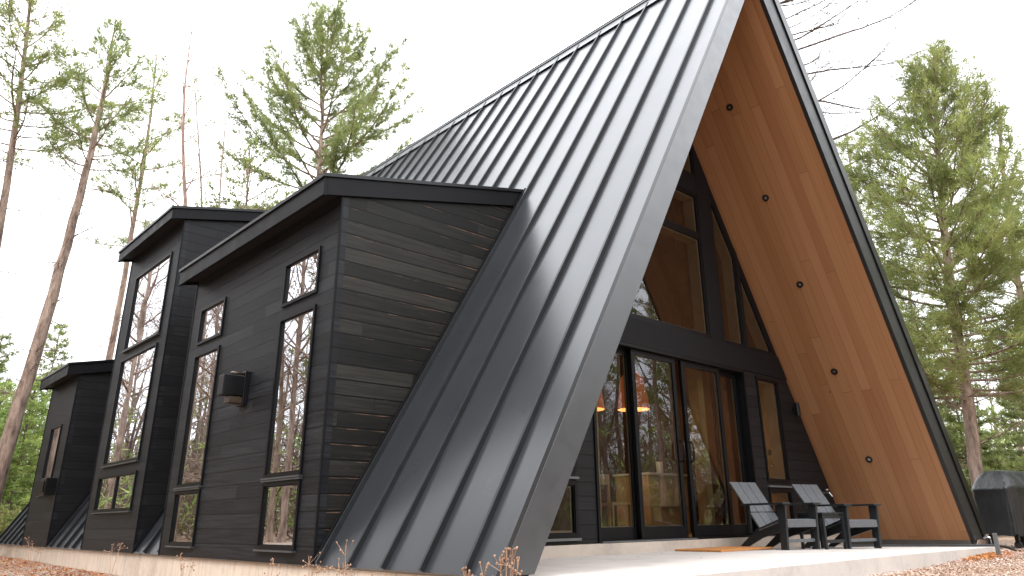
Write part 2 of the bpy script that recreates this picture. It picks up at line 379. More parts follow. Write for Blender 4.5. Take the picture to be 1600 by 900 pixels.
DORM = [dict(y0=1.979, y1=5.20, ez=3.03, drop=.19, ex=.1875, m=.247, ya=1.955, yb=5.26),
        dict(y0=6.03, y1=8.13, ez=4.07, drop=.164, ex=.174, m=.238, ya=5.99, yb=8.20),
        dict(y0=10.03, y1=11.74, ez=2.70, drop=.19, ex=.18, m=.218, ya=9.98, yb=11.86)]
for d in DORM:
    d['dx'] = (d['ez']+d['m']*d['ex'])/(H/W-d['m'])       # x+W where its roof meets the big roof
    d['s'] = d['dx']*LS/W

def slope(side, y, sdist, off):          # off = outward normal offset
    x = W-sdist*CX+off*SX; z = sdist*SX+off*CX
    return (side*x, y, z)
def slope_sheet(mb, side, y0, y1, s0, s1, off0, off1, holes=()):
    poly = [(y0, s0), (y1, s0), (y1, s1), (y0, s1)]
    for c in sheet_cells(poly, list(holes)):
        P = [slope(side, a, b, off0) for a, b in c]; Q = [slope(side, a, b, off1) for a, b in c]
        n = len(P); b = len(mb.v); mb.v += P+Q
        mb.f.append(tuple(b+i for i in range(n))); mb.f.append(tuple(b+n+i for i in reversed(range(n))))
        for i in range(n):
            j = (i+1) % n; mb.f.append((b+i, b+j, b+n+j, b+n+i))
holes = [(d['y0']+.03, d['y1']-.03, .02, d['s']-.08) for d in DORM]
TP = T*SX                                 # thickness square to the slope
# left metal slope with its standing seams
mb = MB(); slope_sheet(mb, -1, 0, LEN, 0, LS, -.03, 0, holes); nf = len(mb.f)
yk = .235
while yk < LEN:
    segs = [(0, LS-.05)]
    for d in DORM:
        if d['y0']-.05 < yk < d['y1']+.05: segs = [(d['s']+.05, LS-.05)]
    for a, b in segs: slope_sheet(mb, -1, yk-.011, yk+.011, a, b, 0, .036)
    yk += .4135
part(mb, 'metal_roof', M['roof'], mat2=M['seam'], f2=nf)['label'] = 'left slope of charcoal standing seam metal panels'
mb = MB(); slope_sheet(mb, 1, 0, LEN, 0, LS+.09, .03, .10)
yk = .235
while yk < LEN:
    slope_sheet(mb, 1, yk-.009, yk+.009, 0, LS, .10, .134); yk += .4135
part(mb, 'metal_roof', M['trim'])
mb = MB(); slope_sheet(mb, 1, -.02, .03, -.02, LS+.1, .03, .165); slope_sheet(mb, 1, .03, LEN, -.02, .06, .03, .095)
part(mb, 'roof_edge_trim', M['black'])
# insulated core of both slopes (black at the eaves, seen only at openings)
mb = MB(); slope_sheet(mb, -1, .05, LEN, .004, LS-.3, -TP+.03, -.033, holes)
slope_sheet(mb, 1, .05, LEN, .004, LS-.3, -TP+.03, .028)
part(mb, 'roof_core', M['soffit_black'])
# ridge cap
mb = MB(); zr = H+.02
mb.prism([(-.11, -.015, zr-.15), (0, -.015, zr+.035), (.11, -.015, zr-.15), (.095, -.015, zr-.15), (0, -.015, zr+.005), (-.095, -.015, zr-.15)], (0, LEN+.02, 0))
mb.box(-.02, .02, -.015, LEN, zr+.03, zr+.055)
part(mb, 'ridge_cap', M['bar'])
# front fascia boards
WI = W-T; HI = H*WI/W
mb = MB(); mb.prism([(-W+.037, 0, 0), (0, 0, H-.065), (0, 0, HI), (-WI, 0, 0)], (0, .048, 0)); f = part(mb, 'fascia', M['fascia'], bevel=.004)
mb = MB(); mb.prism([(W+.03, 0, 0), (WI, 0, 0), (0, 0, HI), (0, 0, H+.05)], (0, .048, 0)); part(mb, 'fascia', M['shaded_fascia'], bevel=.004)
# cedar soffits under the overhang and warm wood inside
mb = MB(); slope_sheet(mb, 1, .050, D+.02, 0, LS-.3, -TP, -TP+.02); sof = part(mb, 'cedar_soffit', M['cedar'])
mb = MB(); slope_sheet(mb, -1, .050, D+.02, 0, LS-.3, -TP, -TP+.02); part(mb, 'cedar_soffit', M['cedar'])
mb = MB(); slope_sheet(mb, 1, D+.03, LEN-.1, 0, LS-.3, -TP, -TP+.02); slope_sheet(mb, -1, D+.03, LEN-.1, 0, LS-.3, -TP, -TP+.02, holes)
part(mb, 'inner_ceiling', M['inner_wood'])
# soffit down lights
def disc(mb, side, y, s_, r0, r1, off0, off1, n=20):
    c = np.array(slope(side, y, s_, off0)); c2 = np.array(slope(side, y, s_, off1)); e1 = np.array([0, 1.0, 0]); e2 = np.array([side*-CX, 0, SX])
    b = len(mb.v)
    for cc, rr in ((c, r1), (c2, r1), (c2, r0), (c, r0)):
        for k in range(n): q = 2*math.pi*k/n; mb.v.append(tuple(cc+(e1*math.cos(q)+e2*math.sin(q))*rr))
    for ring in range(3):
        for k in range(n): k2 = (k+1) % n; mb.f.append((b+ring*n+k, b+ring*n+k2, b+(ring+1)*n+k2, b+(ring+1)*n+k))
for zz in (1.066, 2.126, 3.167, 4.19, 5.25):
    for side in (-1, 1):
        s_ = zz/SX+.045
        a = MB(); disc(a, side, .865, s_, .022, .042, -TP, -TP-.012); dl = part(a, 'downlight', M['black'])
        a = MB(); c = [slope(side, .865+.02*math.cos(q), s_+.02*math.sin(q), -TP-.003) for q in np.linspace(0, 2*math.pi, 13)[:-1]]; a.poly(c); part(a, 'lens', M['steel'], dl)
# sill strips where the slopes stand on the slab
mb = MB()
mb.box(WI-.0, WI+.08, .05, D, -.10, -.004); part(mb, 'base_strip', M['strip']); mb = MB(); mb.box(-WI-.08, -WI, .05, D, -.10, -.004)
part(mb, 'base_strip', M['strip'])
# foundation
mb = MB(); mb.box(-W+.035, -W+.26, -.02, LEN, -1.2, -.012); mb.box(W-.26, W-.03, .06, LEN, -1.2, -.012); mb.box(-W+.26, W-.26, LEN-.3, LEN, -1.2, -.012)
part(mb, 'foundation_wall', M['foundation'])
mb = MB(); mb.box(-WI+.02, WI-.02, D-.028, D+.2, -.4, .078); part(mb, 'concrete_curb', M['curb'])
mb = MB(); mb.box(-W+.27, W-.27, D+.21, LEN-.31, -.3, .082); part(mb, 'inner_floor', M['timber'])

# ---------- windows
def inset(poly, d):
    n = len(poly); A = sum(poly[i][0]*poly[(i+1) % n][1]-poly[(i+1) % n][0]*poly[i][1] for i in range(n)); sg = 1 if A > 0 else -1
    lines = []
    for i in range(n):
        p, q = poly[i], poly[(i+1) % n]; dx, dy = q[0]-p[0], q[1]-p[1]; l = math.hypot(dx, dy); nx_, ny_ = -dy/l*sg, dx/l*sg
        lines.append((p[0]+nx_*d, p[1]+ny_*d, dx, dy))
    out = []
    for i in range(n):
        x1, y1, a, b = lines[i-1]; x2, y2, c, e = lines[i]; det = a*e-b*c; t = ((x2-x1)*e-(y2-y1)*c)/det; out.append((x1+a*t, y1+b*t))
    return out
def window(plane, pos, poly, fw=.045, out=.02, back=.05, parent=cabin, name='window', gl=.006, liner=True, mul=None, mfr=None, lw=.14):
    """poly in (u,z); plane 'x': wall x=pos facing -x, 'y': wall y=pos facing -y. gl = how deep the pane lies"""
    P3 = (lambda u, z, d: (pos+d, u, z)) if plane == 'x' else (lambda u, z, d: (u, pos+d, z))
    e = (lambda d: (d, 0, 0)) if plane == 'x' else (lambda d: (0, d, 0))
    inn = inset(poly, fw); n = len(poly); mb = MB()
    for i in range(n):
        j = (i+1) % n
        mb.prism([P3(*poly[i], -out), P3(*poly[j], -out), P3(*inn[j], -out), P3(*inn[i], -out)], e(out+back))
    stp = inset(poly, fw-.001); st2 = inset(poly, fw+.010)
    for i in range(n):
        j = (i+1) % n
        mb.prism([P3(*stp[i], -out*.3), P3(*stp[j], -out*.3), P3(*st2[j], -out*.3), P3(*st2[i], -out*.3)], e(gl+.012))
    if mul:
        for (u0, u1, z0, z1) in mul: mb.prism([P3(u0, z0, -out*.6), P3(u1, z0, -out*.6), P3(u1, z1, -out*.6), P3(u0, z1, -out*.6)], e(out+back*.9))
    o = part(mb, name, mfr or M['frame'], parent)
    g_ = MB(); pp = inset(poly, fw+.004); g_.poly([P3(u, z, gl) for u, z in pp]); part(g_, 'pane', M['glass'], o)
    if liner:
        l = MB(); li = inset(poly, fw+.026)
        for i in range(n):
            j = (i+1) % n; l.prism([P3(*stp[i], gl+.016), P3(*stp[j], gl+.016), P3(*li[j], gl+.016), P3(*li[i], gl+.016)], e(lw))
        part(l, 'liner', M['liner'], o)
    return o
def rect(a, b, c, d): return [(a, c), (b, c), (b, d), (a, d)]
WX = -W
wins = {0: [rect(4.262, 4.93, 2.11, 2.52), rect(4.262, 4.93, .635, 2.005), rect(4.28, 4.94, .09, .60),
            rect(2.262, 2.915, 2.105, 2.52), rect(2.262, 2.915, .635, 2.0), rect(2.262, 2.915, .09, .60)],
        1: [rect(6.30, 7.72, 2.51, 3.585), rect(6.32, 7.74, 1.0, 2.40), rect(6.31, 7.82, .44, .883)],
        2: [rect(10.50, 11.17, .745, 1.82)]}
for k, d in enumerate(DORM):
    y0, y1, m_ = d['y0'], d['y1'], d['m']
    zw = lambda x: d['ez']-d['drop']+m_*(x+W+d['ex'])+.02
    # west wall with openings
    hs = [(p[0][0]+.02, p[1][0]-.02, p[0][1]+.02, p[2][1]-.02) for p in wins[k]]
    mb = MB()
    for c in sheet_cells([(y0, -.004), (y1, -.004), (y1, zw(WX)), (y0, zw(WX))], hs):
        mb.prism([(WX, a, b) for a, b in c], (.07, 0, 0))
    part(mb, 'dormer_wall', M['siding'])
    # cheek walls
    xe = WX+d['dx']-.01
    for sgn, yy in ((1, y0), (-1, y1)):
        mb = MB(); yb = yy if sgn > 0 else yy-.07
        kx = (zw(xe)/(H/W)) - W
        mb.prism([(WX+.002, yb+.002*sgn, -.004), (WX+.05, yb+.002*sgn, -.004), (xe+.05, yb+.002*sgn, zw(xe)), (WX+.002, yb+.002*sgn, zw(WX))], (0, .066, 0))
        o = part(mb, 'cheek_wall', M['siding_side'] if k == 0 else M['siding_front'])
        if k == 0 and sgn > 0: o['label'] = 'weathered side wall of the big dormer with scuffed boards'
        # corner trim
        ct = MB(); ct.box(WX-.006, WX+.012, yy-.006*sgn if sgn > 0 else yy-.012, yy+.012 if sgn > 0 else yy+.006, -.006, zw(WX)); part(ct, 'corner_trim', M['trim'], o)
    # pale inner lining of the dormer
    for yy in (y0+.075, y1-.085): mb = MB(); mb.prism([(WX+.08, yy, .09), (WX+.6, yy, 1.2), (xe+.3, yy, zw(xe)-.05), (WX+.08, yy, zw(WX)-.05)], (0, .01, 0)); part(mb, 'inner_lining', M['drywall'])
    # roof: deck, fascia all round, drip edge
    xa = WX-d['ex']; zt = d['ez']
    xb = WX+d['dx']+.05; top_ = lambda x: zt+m_*(x-xa)
    mb = MB(); mb.prism([(xa+.03, d['ya']+.03, zt-d['drop']+.035), (xb+.02, d['ya']+.03, top_(xb)-d['drop']+.035), (xb+.02, d['ya']+.03, top_(xb)-.03), (xa+.03, d['ya']+.03, zt-.03)], (0, d['yb']-d['ya']-.06, 0))
    rf = part(mb, 'dormer_roof', M['soffit_black'])
    fb = MB(); ft = .032
    fb.box(xa, xa+ft, d['ya'], d['yb'], zt-d['drop'], zt-.028)
    for yy in (d['ya'], d['yb']-ft):
        fb.prism([(xa+ft, yy, zt-d['drop']+m_*ft), (xb, yy, top_(xb)-d['drop']), (xb, yy, top_(xb)-.028), (xa+ft, yy, top_(xa+ft)-.028)], (0, ft, 0))
    part(fb, 'fascia', M['trim'], rf, bevel=.003)
    db = MB(); o_ = .016
    db.prism([(xa-o_, d['ya']-o_, zt-.032), (xb+.01, d['ya']-o_, top_(xb)-.030), (xb+.01, d['ya']-o_, top_(xb)+.004), (xa-o_, d['ya']-o_, zt+.002)], (0, d['yb']-d['ya']+2*o_, 0))
    part(db, 'roof_covering', M['black'], rf, bevel=.002)
    # flashing on the big roof beside the cheek walls
    mb = MB(); slope_sheet(mb, -1, y0-.055, y0-.003, .02, d['s']-.02, .001, .02); slope_sheet(mb, -1, y0-.06, y0-.048, .02, d['s']-.02, .001, .04); part(mb, 'flashing', M['trim']); mb = MB()
    slope_sheet(mb, -1, y1+.003, y1+.055, .02, d['s']-.02, .001, .02); part(mb, 'flashing', M['trim'])
    for i, p in enumerate(wins[k]):
        mul = [(7.04, 7.085, .455, .87)] if (k == 1 and i == 2) else None
        wd = window('x', WX, p, fw=.028, out=.018, back=.02, mul=mul)
        u0, u1, z0, z1 = p[0][0], p[1][0], p[0][1], p[2][1]
        sb = MB()
        if not (k == 0 and i in (0, 3)): sb.box(WX-.036, WX+.0, u0-.006, u1+.006, z0-.014, z0-.001)
        if sb.v: part(sb, 'sill', M['sillm'], wd); sb = MB()
        if k == 0 and i in (2, 5): sb.box(WX-.030, WX+.0, u0-.006, u1+.006, z1+.004, z1+.018)
        if sb.v: part(sb, 'sill', M['sillm'], wd)

# ---------- gable wall under the overhang
YD = D
def gx_(z): return WI*(1-z/HI)+.02
GT = [(-gx_(.085), .085), (gx_(.085), .085), (0.0, HI+.02)]
def tri_clip(x0, x1, z0, z1): return clip_rect(list(GT), x0, x1, z0, z1)
mb = MB()
lw_l, lw_r = (-2.26, -1.69), (1.705, 2.255)
for (x0, x1) in ((-3.8, -1.425), (1.432, 3.8)):
    mb = MB()
    a0, a1 = lw_l if x0 < 0 else lw_r
    hs = [(a0+.02, a1-.02, .15+.0, .60), (a0+.02, a1-.02, .71, 1.96)]
    for c in sheet_cells(tri_clip(x0, x1, .085, 2.02), hs): mb.prism([(u, YD, z) for u, z in c], (0, .12, 0))
    part(mb, 'gable_wall', M['siding_front'])
mb = MB()
for c in (tri_clip(-3, 3, 2.02, 2.315),): mb.prism([(u, YD-.014, z) for u, z in c], (0, .15, 0))
part(mb, 'gable_beam', M['trim'], bevel=.003)
mb = MB()
cuts = [(-1.05, -.76), (.76, 1.05), (1.535, 1.59), (-1.59, -1.535)]
for a, b in cuts:
    c = tri_clip(a, b, 2.316, 8)
    if c: mb = MB(); mb.prism([(u, YD-.008, z) for u, z in c], (0, .13, 0)); part(mb, 'gable_post', M['trim'], bevel=.002)
mb = MB(); c = tri_clip(-.76, .76, 4.21, 4.46); mb.prism([(u, YD-.006, z) for u, z in c], (0, .13, 0))
part(mb, 'gable_rail', M['trim'], bevel=.002)
RB = .10                                           # rafter band along the slopes
GI = [(-(gx_(2.32)-RB), 2.32), (gx_(2.32)-RB, 2.32), (0.0, HI*(1-RB/WI))]
mb = MB()
for sgn in (-1, 1): mb.prism([(sgn*(gx_(2.32)+.0), YD-.004, 2.316), (0, YD-.004, HI+.02), (0, YD-.004, GI[2][1]-.02), (sgn*(gx_(2.32)-RB-.005), YD-.004, 2.316)], (0, .12, 0))
part(mb, 'rafter_band', M['trim'])
def gwin(x0, x1, z0, z1, **k):
    c = clip_rect(list(GI), x0, x1, z0, z1)
    if len(c) >= 3:
        cc = [c[0]]
        for p in c[1:]:
            if math.hypot(p[0]-cc[-1][0], p[1]-cc[-1][1]) > .02: cc.append(p)
        if math.hypot(cc[0][0]-cc[-1][0], cc[0][1]-cc[-1][1]) < .02: cc.pop()
        window('y', YD, cc, **k)
gwin(-.76, .76, 2.316, 3.63, fw=.035, out=.0, gl=.012); gwin(-.76, .76, 3.63, 4.21, fw=.035, out=.0, gl=.012)
gwin(-.76, .76, 4.46, 8, fw=.03, out=.0, gl=.012)
for sg in (-1, 1):
    a, b = sorted((sg*1.05, sg*1.535)); gwin(a, b, 2.316, 8, fw=.028, out=.0, gl=.012)
    a, b = sorted((sg*1.59, sg*2.4)); gwin(a, b, 2.316, 8, fw=.028, out=.0, gl=.012)
for a0, a1 in (lw_l, lw_r):
    wd = window('y', YD, rect(a0, a1, .135, .615), fw=.035, out=.014, gl=.012)
    sb = MB(); sb.box(a0-.01, a1+.01, YD-.035, YD, .112, .133); part(sb, 'sill', M['bar'], wd); sb = MB(); sb.box(a0-.01, a1+.01, YD-.03, YD, .632, .652); part(sb, 'sill', M['bar'], wd)
    window('y', YD, rect(a0, a1, .69, 1.985), fw=.035, out=.014, gl=.012)
# sliding doors
mb = MB(); mb.box(-1.425, -1.392, YD-.016, YD+.16, .082, 2.02); mb.box(1.40, 1.432, YD-.016, YD+.16, .082, 2.02); mb.box(-1.392, 1.40, YD-.012, YD+.16, 1.985, 2.02); mb.box(-1.392, 1.40, YD-.012, YD+.16, .082, .098)
dfr = part(mb, 'door_frame', M['frame'], bevel=.002)
mb = MB(); mb.box(-1.39, .1, YD-.03, YD-.012, .083, .094); part(mb, 'threshold', M['bar'], dfr)
def leaf(x0, x1, yy, name, handle=None):
    mb = MB(); st, tr, br = .058, .062, .115; z0, z1 = .10, 1.984
    mb.box(x0, x0+st, yy, yy+.04, z0, z1); mb.box(x1-st, x1, yy, yy+.04, z0, z1); mb.box(x0+st, x1-st, yy, yy+.04, z1-tr, z1); mb.box(x0+st, x1-st, yy, yy+.04, z0, z0+br)
    o = part(mb, name, M['frame'], bevel=.003)
    g_ = MB(); g_.poly([(x0+st-.005, yy+.02, z0+br-.005), (x1-st+.005, yy+.02, z0+br-.005), (x1-st+.005, yy+.02, z1-tr+.005), (x0+st-.005, yy+.02, z1-tr+.005)]); part(g_, 'pane', M['glass'], o)
    l = MB(); b = .008
    for q in ((x0+st, x0+st+b, z0+br, z1-tr), (x1-st-b, x1-st, z0+br, z1-tr), (x0+st, x1-st, z0+br, z0+br+b)): l.box(q[0], q[1], yy+.024, yy+.038, q[2], q[3])
    part(l, 'liner', M['liner'], o)
    if handle is not None:
        h = MB(); h.tube([(handle, yy, .86), (handle, yy-.05, .875), (handle, yy-.055, .95), (handle, yy-.05, 1.06), (handle, yy, 1.075)], .009, 8); part(h, 'handle', M['black'], o, smooth=True)
leaf(-1.39, -.70, YD+.095, 'fixed_door_panel'); leaf(-.742, .035, YD+.035, 'sliding_door_panel', .005)
leaf(.15, .93, YD+.035, 'sliding_door_panel', .18); leaf(.86, 1.398, YD+.095, 'fixed_door_panel')
# porch wall lamp beside the right soffit, hose tap
mb = MB(); c = aty(1246, 640, YD-.06)
mb.lathe([(0, .085), (.032, .085), (.032, -.085), (.028, -.085), (.028, .06), (0, .06)], c, 16)
mb.box(c[0]-.02, c[0]+.02, YD-.05, YD, c[2]-.03, c[2]+.03); part(mb, 'wall_lamp', M['black'], smooth=False)
mb = MB(); c = aty(1290, 770, YD-.05)
mb.tube([(c[0], YD, c[2]), (c[0], YD-.1, c[2]), (c[0]+.01, YD-.13, c[2]-.05)], [.014, .014, .011], 10); mb.lathe([(0, .012), (.03, .012), (.03, -.003), (0, -.003)], (c[0], YD-.07, c[2]+.035), 12); mb.tube([(c[0], YD-.07, c[2]), (c[0], YD-.07, c[2]+.035)], .006, 6)
part(mb, 'hose_tap', M['steel'])
# wall fixture on the big dormer (vent hood with lamp)
mb = MB(); mb.box(WX-.05, WX, 3.44, 3.60, 1.30, 1.61); fx = part(mb, 'vent_plate', M['black'], bevel=.006)
mb = MB(); mb.box(WX-.24, WX-.05, 3.44, 3.56, 1.38, 1.56); part(mb, 'hood', M['black'], fx, bevel=.006)
mb = MB(); mb.box(WX-.17, WX-.05, 3.45, 3.56, 1.315, 1.375); part(mb, 'lamp_cup', M['bronze'], fx, bevel=.006)
mb = MB(); mb.tube([(WX-.05, 3.47, 1.585), (WX-.17, 3.47, 1.585)], .014, 8); part(mb, 'bracket', M['bronze'], fx, smooth=True)
mb = MB(); mb.box(WX-.14, WX, 10.16, 10.52, .73, .98); v_ = part(mb, 'vent_box', M['black'], bevel=.01)
mb = MB(); mb.box(WX-.155, WX-.14, 10.2, 10.48, .77, .93); part(mb, 'grille', M['frame'], v_)
# inside shell
mb = MB(); mb.prism([(-gx_(.09)+.1, LEN-.12, .09), (gx_(.09)-.1, LEN-.12, .09), (0, LEN-.12, HI-.05)], (0, .1, 0)); part(mb, 'back_wall', M['drywall'])
mb = MB()
for x in (-1.0, 1.0): mb.box(x-.06, x+.06, D+.36, D+.50, .083, HI*(1-abs(x)/WI)-.1)
for x in (2.5, -2.5): mb.box(x-.06, x+.06, D+.30, D+.42, .083, 2.4)
mb.box(-.94, .94, D+.38, D+.48, 2.09, 2.25)
part(mb, 'timber_frame', M['timber'], bevel=.004)

# ------------------------------------------------------------------ things inside, seen through the glass
def emis(name, col, st, base):
    m, N, L, B = mat(name); v = objco(N, L)
    L.new(ramp(N, L, noise(N, L, objco(N, L, (1, 1, .1)), 30, 3), [(.3, tuple(b*.6 for b in base)), (.7, base)]), B.inputs['Base Color']); B.inputs['Roughness'].default_value = .7
    B.inputs['Emission Color'].default_value = (*col, 1); B.inputs['Emission Strength'].default_value = st; return m
M['lampshade'] = emis('orange_shade', (1.0, .22, .05), .10, (.6, .20, .07)); M['bulb'] = emis('lit_bulb', (1, .55, .25), 5, (.9, .7, .5))
def pendant(px, label):
    c = aty(px, 640, D+1.55); c[2] -= .0
    e = empty('pendant_lamp', c); tag(e, label, 'lamp', 'orange pendant lamps inside')
    a = MB(); a.lathe([(.215, 0), (.205, .11), (.18, .28), (.15, .43), (.09, .51), (.0, .53)], (0, 0, 0), 28); a.build('lamp_shade', M['lampshade'], e, smooth=True)
    a = MB(); a.tube([(0, 0, .56), (0, 0, 2.2)], .006, 6); a.build('cord', M['rubber'], e)
    a = MB(); a.lathe([(0, .20), (.03, .18), (.045, .14), (.03, .10), (0, .09)], (0, 0, 0), 14); a.build('bulb', M['bulb'], e, smooth=True)
    l_ = bpy.data.lights.new('pendant_light', 'POINT'); l_.energy = 13; l_.color = (1, .72, .45); l_.shadow_soft_size = .08; lo = bpy.data.objects.new('pendant_light', l_); scene.collection.objects.link(lo); lo.parent = e; lo.location = (0, 0, -.02)
pendant(990, 'lit orange pendant shade behind the sliding door glass, the one fully in view')
pendant(918, 'lit orange pendant shade cut off by the roof edge, nearest the left door jamb')
c0 = aty(1012, 738, D+1.9); c1 = aty(1072, 740, D+1.9)
isl = empty('kitchen_island', ((c0[0]+c1[0])/2, D+2.2, .083)); tag(isl, 'pale plywood kitchen island standing behind the sliding door', 'island')
hw = (c1[0]-c0[0])/2; ht = c0[2]-.083
a = MB(); a.box(-hw, hw, -.3, .3, 0, ht-.03); a.build('cabinet', M['ply'], isl, bevel=.004)
a = MB(); a.box(-hw-.02, hw+.02, -.33, .33, ht-.03, ht); a.build('worktop', M['white'], isl, bevel=.004)
a = MB(); a.box(-hw+.25, hw-.02, -.315, -.30, ht*.42, ht*.44); a.build('drawer_rail', M['liner'], isl)
a = MB(); a.lathe([(0, 0), (.05, 0), (.055, .17), (.045, .18), (0, .18)], (0, 0, 0), 16)
jar = a.build('jar', M['white'], smooth=True); jar.location = [(isl.location[0]+.12*U), isl.location[1]-.1, (ht+.083)*U]; tag(jar, 'white jar standing on the kitchen island', 'jar')
def stool(x, y, label, tl=False):
    h = .62
    e = empty('dining_chair', (x, y, .083)); tag(e, label, 'chair', 'pale wooden chairs by the table')
    for dx, dy, hh in ((-.16, -.16, .36), (.16, -.16, .36), (-.16, .16, .72), (.16, .16, .72)):
        a = MB(); a.box(dx-.014, dx+.014, dy-.014, dy+.014, 0, hh); a.build('leg', M['ply'], e)
    a = MB(); a.box(-.18, .18, -.18, .18, .36, .385); a.build('seat', M['ply'], e, bevel=.004)
    a = MB(); a.box(-.15, .15, .15, .17, .60, .72); a.build('backrest', M['ply'], e)
c = aty(953, 770, D+1.2); stool(c[0], c[1], 'pale wooden chair behind the left fixed door panel')
c = aty(1205, 706, D+.2)
cr_ = empty('coat_rail', (c[0]+.03, D+.22, c[2])); tag(cr_, 'small wooden peg rail behind the tall window right of the doors', 'coat rail')
a = MB(); a.box(-.12, .12, 0, .03, -.03, .03); a.build('rail', M['ply'], cr_)
for q in (-.07, 0, .07): a = MB(); a.tube([(q, 0, -.01), (q, -.04, -.03), (q, -.045, -.07)], .006, 6); a.build('peg', M['steel'], cr_)

# ------------------------------------------------------------------ porch furniture
def lounge_chair():
    e = empty('lounge_chair', (0, 0, 0)); m = M['chairpaint']; R = lambda a: math.radians(a)
    hw, z = .29, 1.0
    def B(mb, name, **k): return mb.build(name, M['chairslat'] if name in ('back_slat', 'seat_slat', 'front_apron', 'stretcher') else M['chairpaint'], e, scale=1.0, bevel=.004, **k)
    for s in (-1, 1):                                # metres
        a = MB(); a.hexa([(s*hw-.018, -.015, 0), (s*hw+.018, -.015, 0), (s*hw+.018, .085, 0), (s*hw-.018, .085, 0), (s*hw-.018, -.055, .545), (s*hw+.018, -.055, .545), (s*hw+.018, .075, .545), (s*hw-.018, .075, .545)]); B(a, 'front_leg')
        a = MB(); x0 = s*(hw-.04)
        a.prism([(x0-.014, .0, .25), (x0-.014, .0, .36), (x0-.014, .10, .375), (x0-.014, .50, .25), (x0-.014, .86, .0), (x0-.014, .74, .0), (x0-.014, .42, .14)], (.028, 0, 0)); B(a, 'side_rail')
        a = MB(); a.hexa([(s*hw-.07, -.07, .545), (s*hw+.07, -.07, .545), (s*hw+.045, .66, .545), (s*hw-.055, .66, .545), (s*hw-.07, -.07, .57), (s*hw+.07, -.07, .57), (s*hw+.045, .66, .57), (s*hw-.055, .66, .57)]); B(a, 'armrest')
        a = MB(); a.box(s*(hw-.01)-.015, s*(hw-.01)+.015, .56, .61, .20, .545); B(a, 'rear_post')
    for i in range(5):
        y = .02+i*.088; zz = .372-i*.026
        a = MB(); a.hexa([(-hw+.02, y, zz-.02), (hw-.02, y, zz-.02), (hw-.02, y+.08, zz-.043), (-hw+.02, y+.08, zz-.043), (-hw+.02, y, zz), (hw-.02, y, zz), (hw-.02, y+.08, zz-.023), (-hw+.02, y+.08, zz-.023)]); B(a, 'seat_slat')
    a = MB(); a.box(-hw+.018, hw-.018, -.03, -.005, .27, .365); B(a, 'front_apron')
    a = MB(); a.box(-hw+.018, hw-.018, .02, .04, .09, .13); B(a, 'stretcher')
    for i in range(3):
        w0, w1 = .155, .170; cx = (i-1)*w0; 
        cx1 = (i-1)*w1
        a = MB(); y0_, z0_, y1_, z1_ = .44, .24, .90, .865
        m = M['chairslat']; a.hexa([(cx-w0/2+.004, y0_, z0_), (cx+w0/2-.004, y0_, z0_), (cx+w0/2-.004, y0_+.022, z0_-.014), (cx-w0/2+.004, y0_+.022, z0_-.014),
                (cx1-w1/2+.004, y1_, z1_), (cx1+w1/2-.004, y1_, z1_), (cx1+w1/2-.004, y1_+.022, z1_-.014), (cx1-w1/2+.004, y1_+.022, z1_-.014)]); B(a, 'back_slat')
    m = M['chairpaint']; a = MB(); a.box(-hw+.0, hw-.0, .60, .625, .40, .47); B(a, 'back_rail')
    return e
ch1 = lounge_chair(); ch1.location = (.74*U, .69*U, slab_z(.74)*U); ch1.rotation_euler = (0, 0, -.218)
tag(ch1, 'black slatted low lounge chair on the patio nearer the orange doormat', 'chair', 'black lounge chairs on the patio')
ch2 = copy_tree(ch1); ch2.location = (1.62*U, .44*U, slab_z(1.62)*U); ch2.rotation_euler = (0, 0, -.288)
ch2['label'] = 'black slatted low lounge chair on the patio nearer the cedar soffit'
st_ = empty('side_table', (1.27, .72, slab_z(1.27)), -.25); tag(st_, 'small black side table between the two lounge chairs', 'table')
a = MB()
for i in range(4): a.box(-.22+i*.112, -.22+i*.112+.104, -.22, .22, .435, .455)
a.build('tabletop', M['chairpaint'], st_, scale=1, bevel=.003)
for sx in (-1, 1):
    for sy in (-1, 1): a = MB(); a.box(sx*.19-.017, sx*.19+.017, sy*.19-.017, sy*.19+.017, 0, .435); a.build('leg', M['chairpaint'], st_, scale=1, bevel=.003)
a = MB(); a.box(-.173, .173, -.2, -.18, .38, .434); a.box(-.173, .173, .18, .2, .38, .434); a.box(-.2, -.18, -.173, .173, .38, .434); a.box(.18, .2, -.173, .173, .38, .434); a.box(-.173, .173, -.2, -.18, .08, .12); a.build('apron', M['chairpaint'], st_, scale=1)

# doormat
mm, N_, L_, B_ = mat('coir_mat'); v = objco(N_, L_); L_.new(ramp(N_, L_, noise(N_, L_, v, 120, 3), [(.3, (.32, .12, .03)), (.7, (.62, .28, .09))]), B_.inputs['Base Color']); B_.inputs['Roughness'].default_value = .95; bump(N_, L_, B_, noise(N_, L_, v, 200, 3), 1, .006)
P = [atz(1054, 856.5, -.013), atz(1125, 862.5, -.013), atz(1189, 857, -.013)]
dv = P[2]-P[0]
matc = (P[0]+P[2])/2
a = MB(); mw = .33; n_ = 10
ma = math.atan2(P[2][1]-P[1][1], P[2][0]-P[1][0])
mat_e = MB(); mat_e.box(-.5, .5, -.26, .26, 0, .018)
dm = mat_e.build('doormat', mm, bevel=.006); dm.location = (.095*U, 1.19*U, slab_z(0)*U); dm.rotation_euler = (0, 0, .02)
dm['label'] = 'orange coir doormat lying in front of the sliding doors'; dm['category'] = 'doormat'

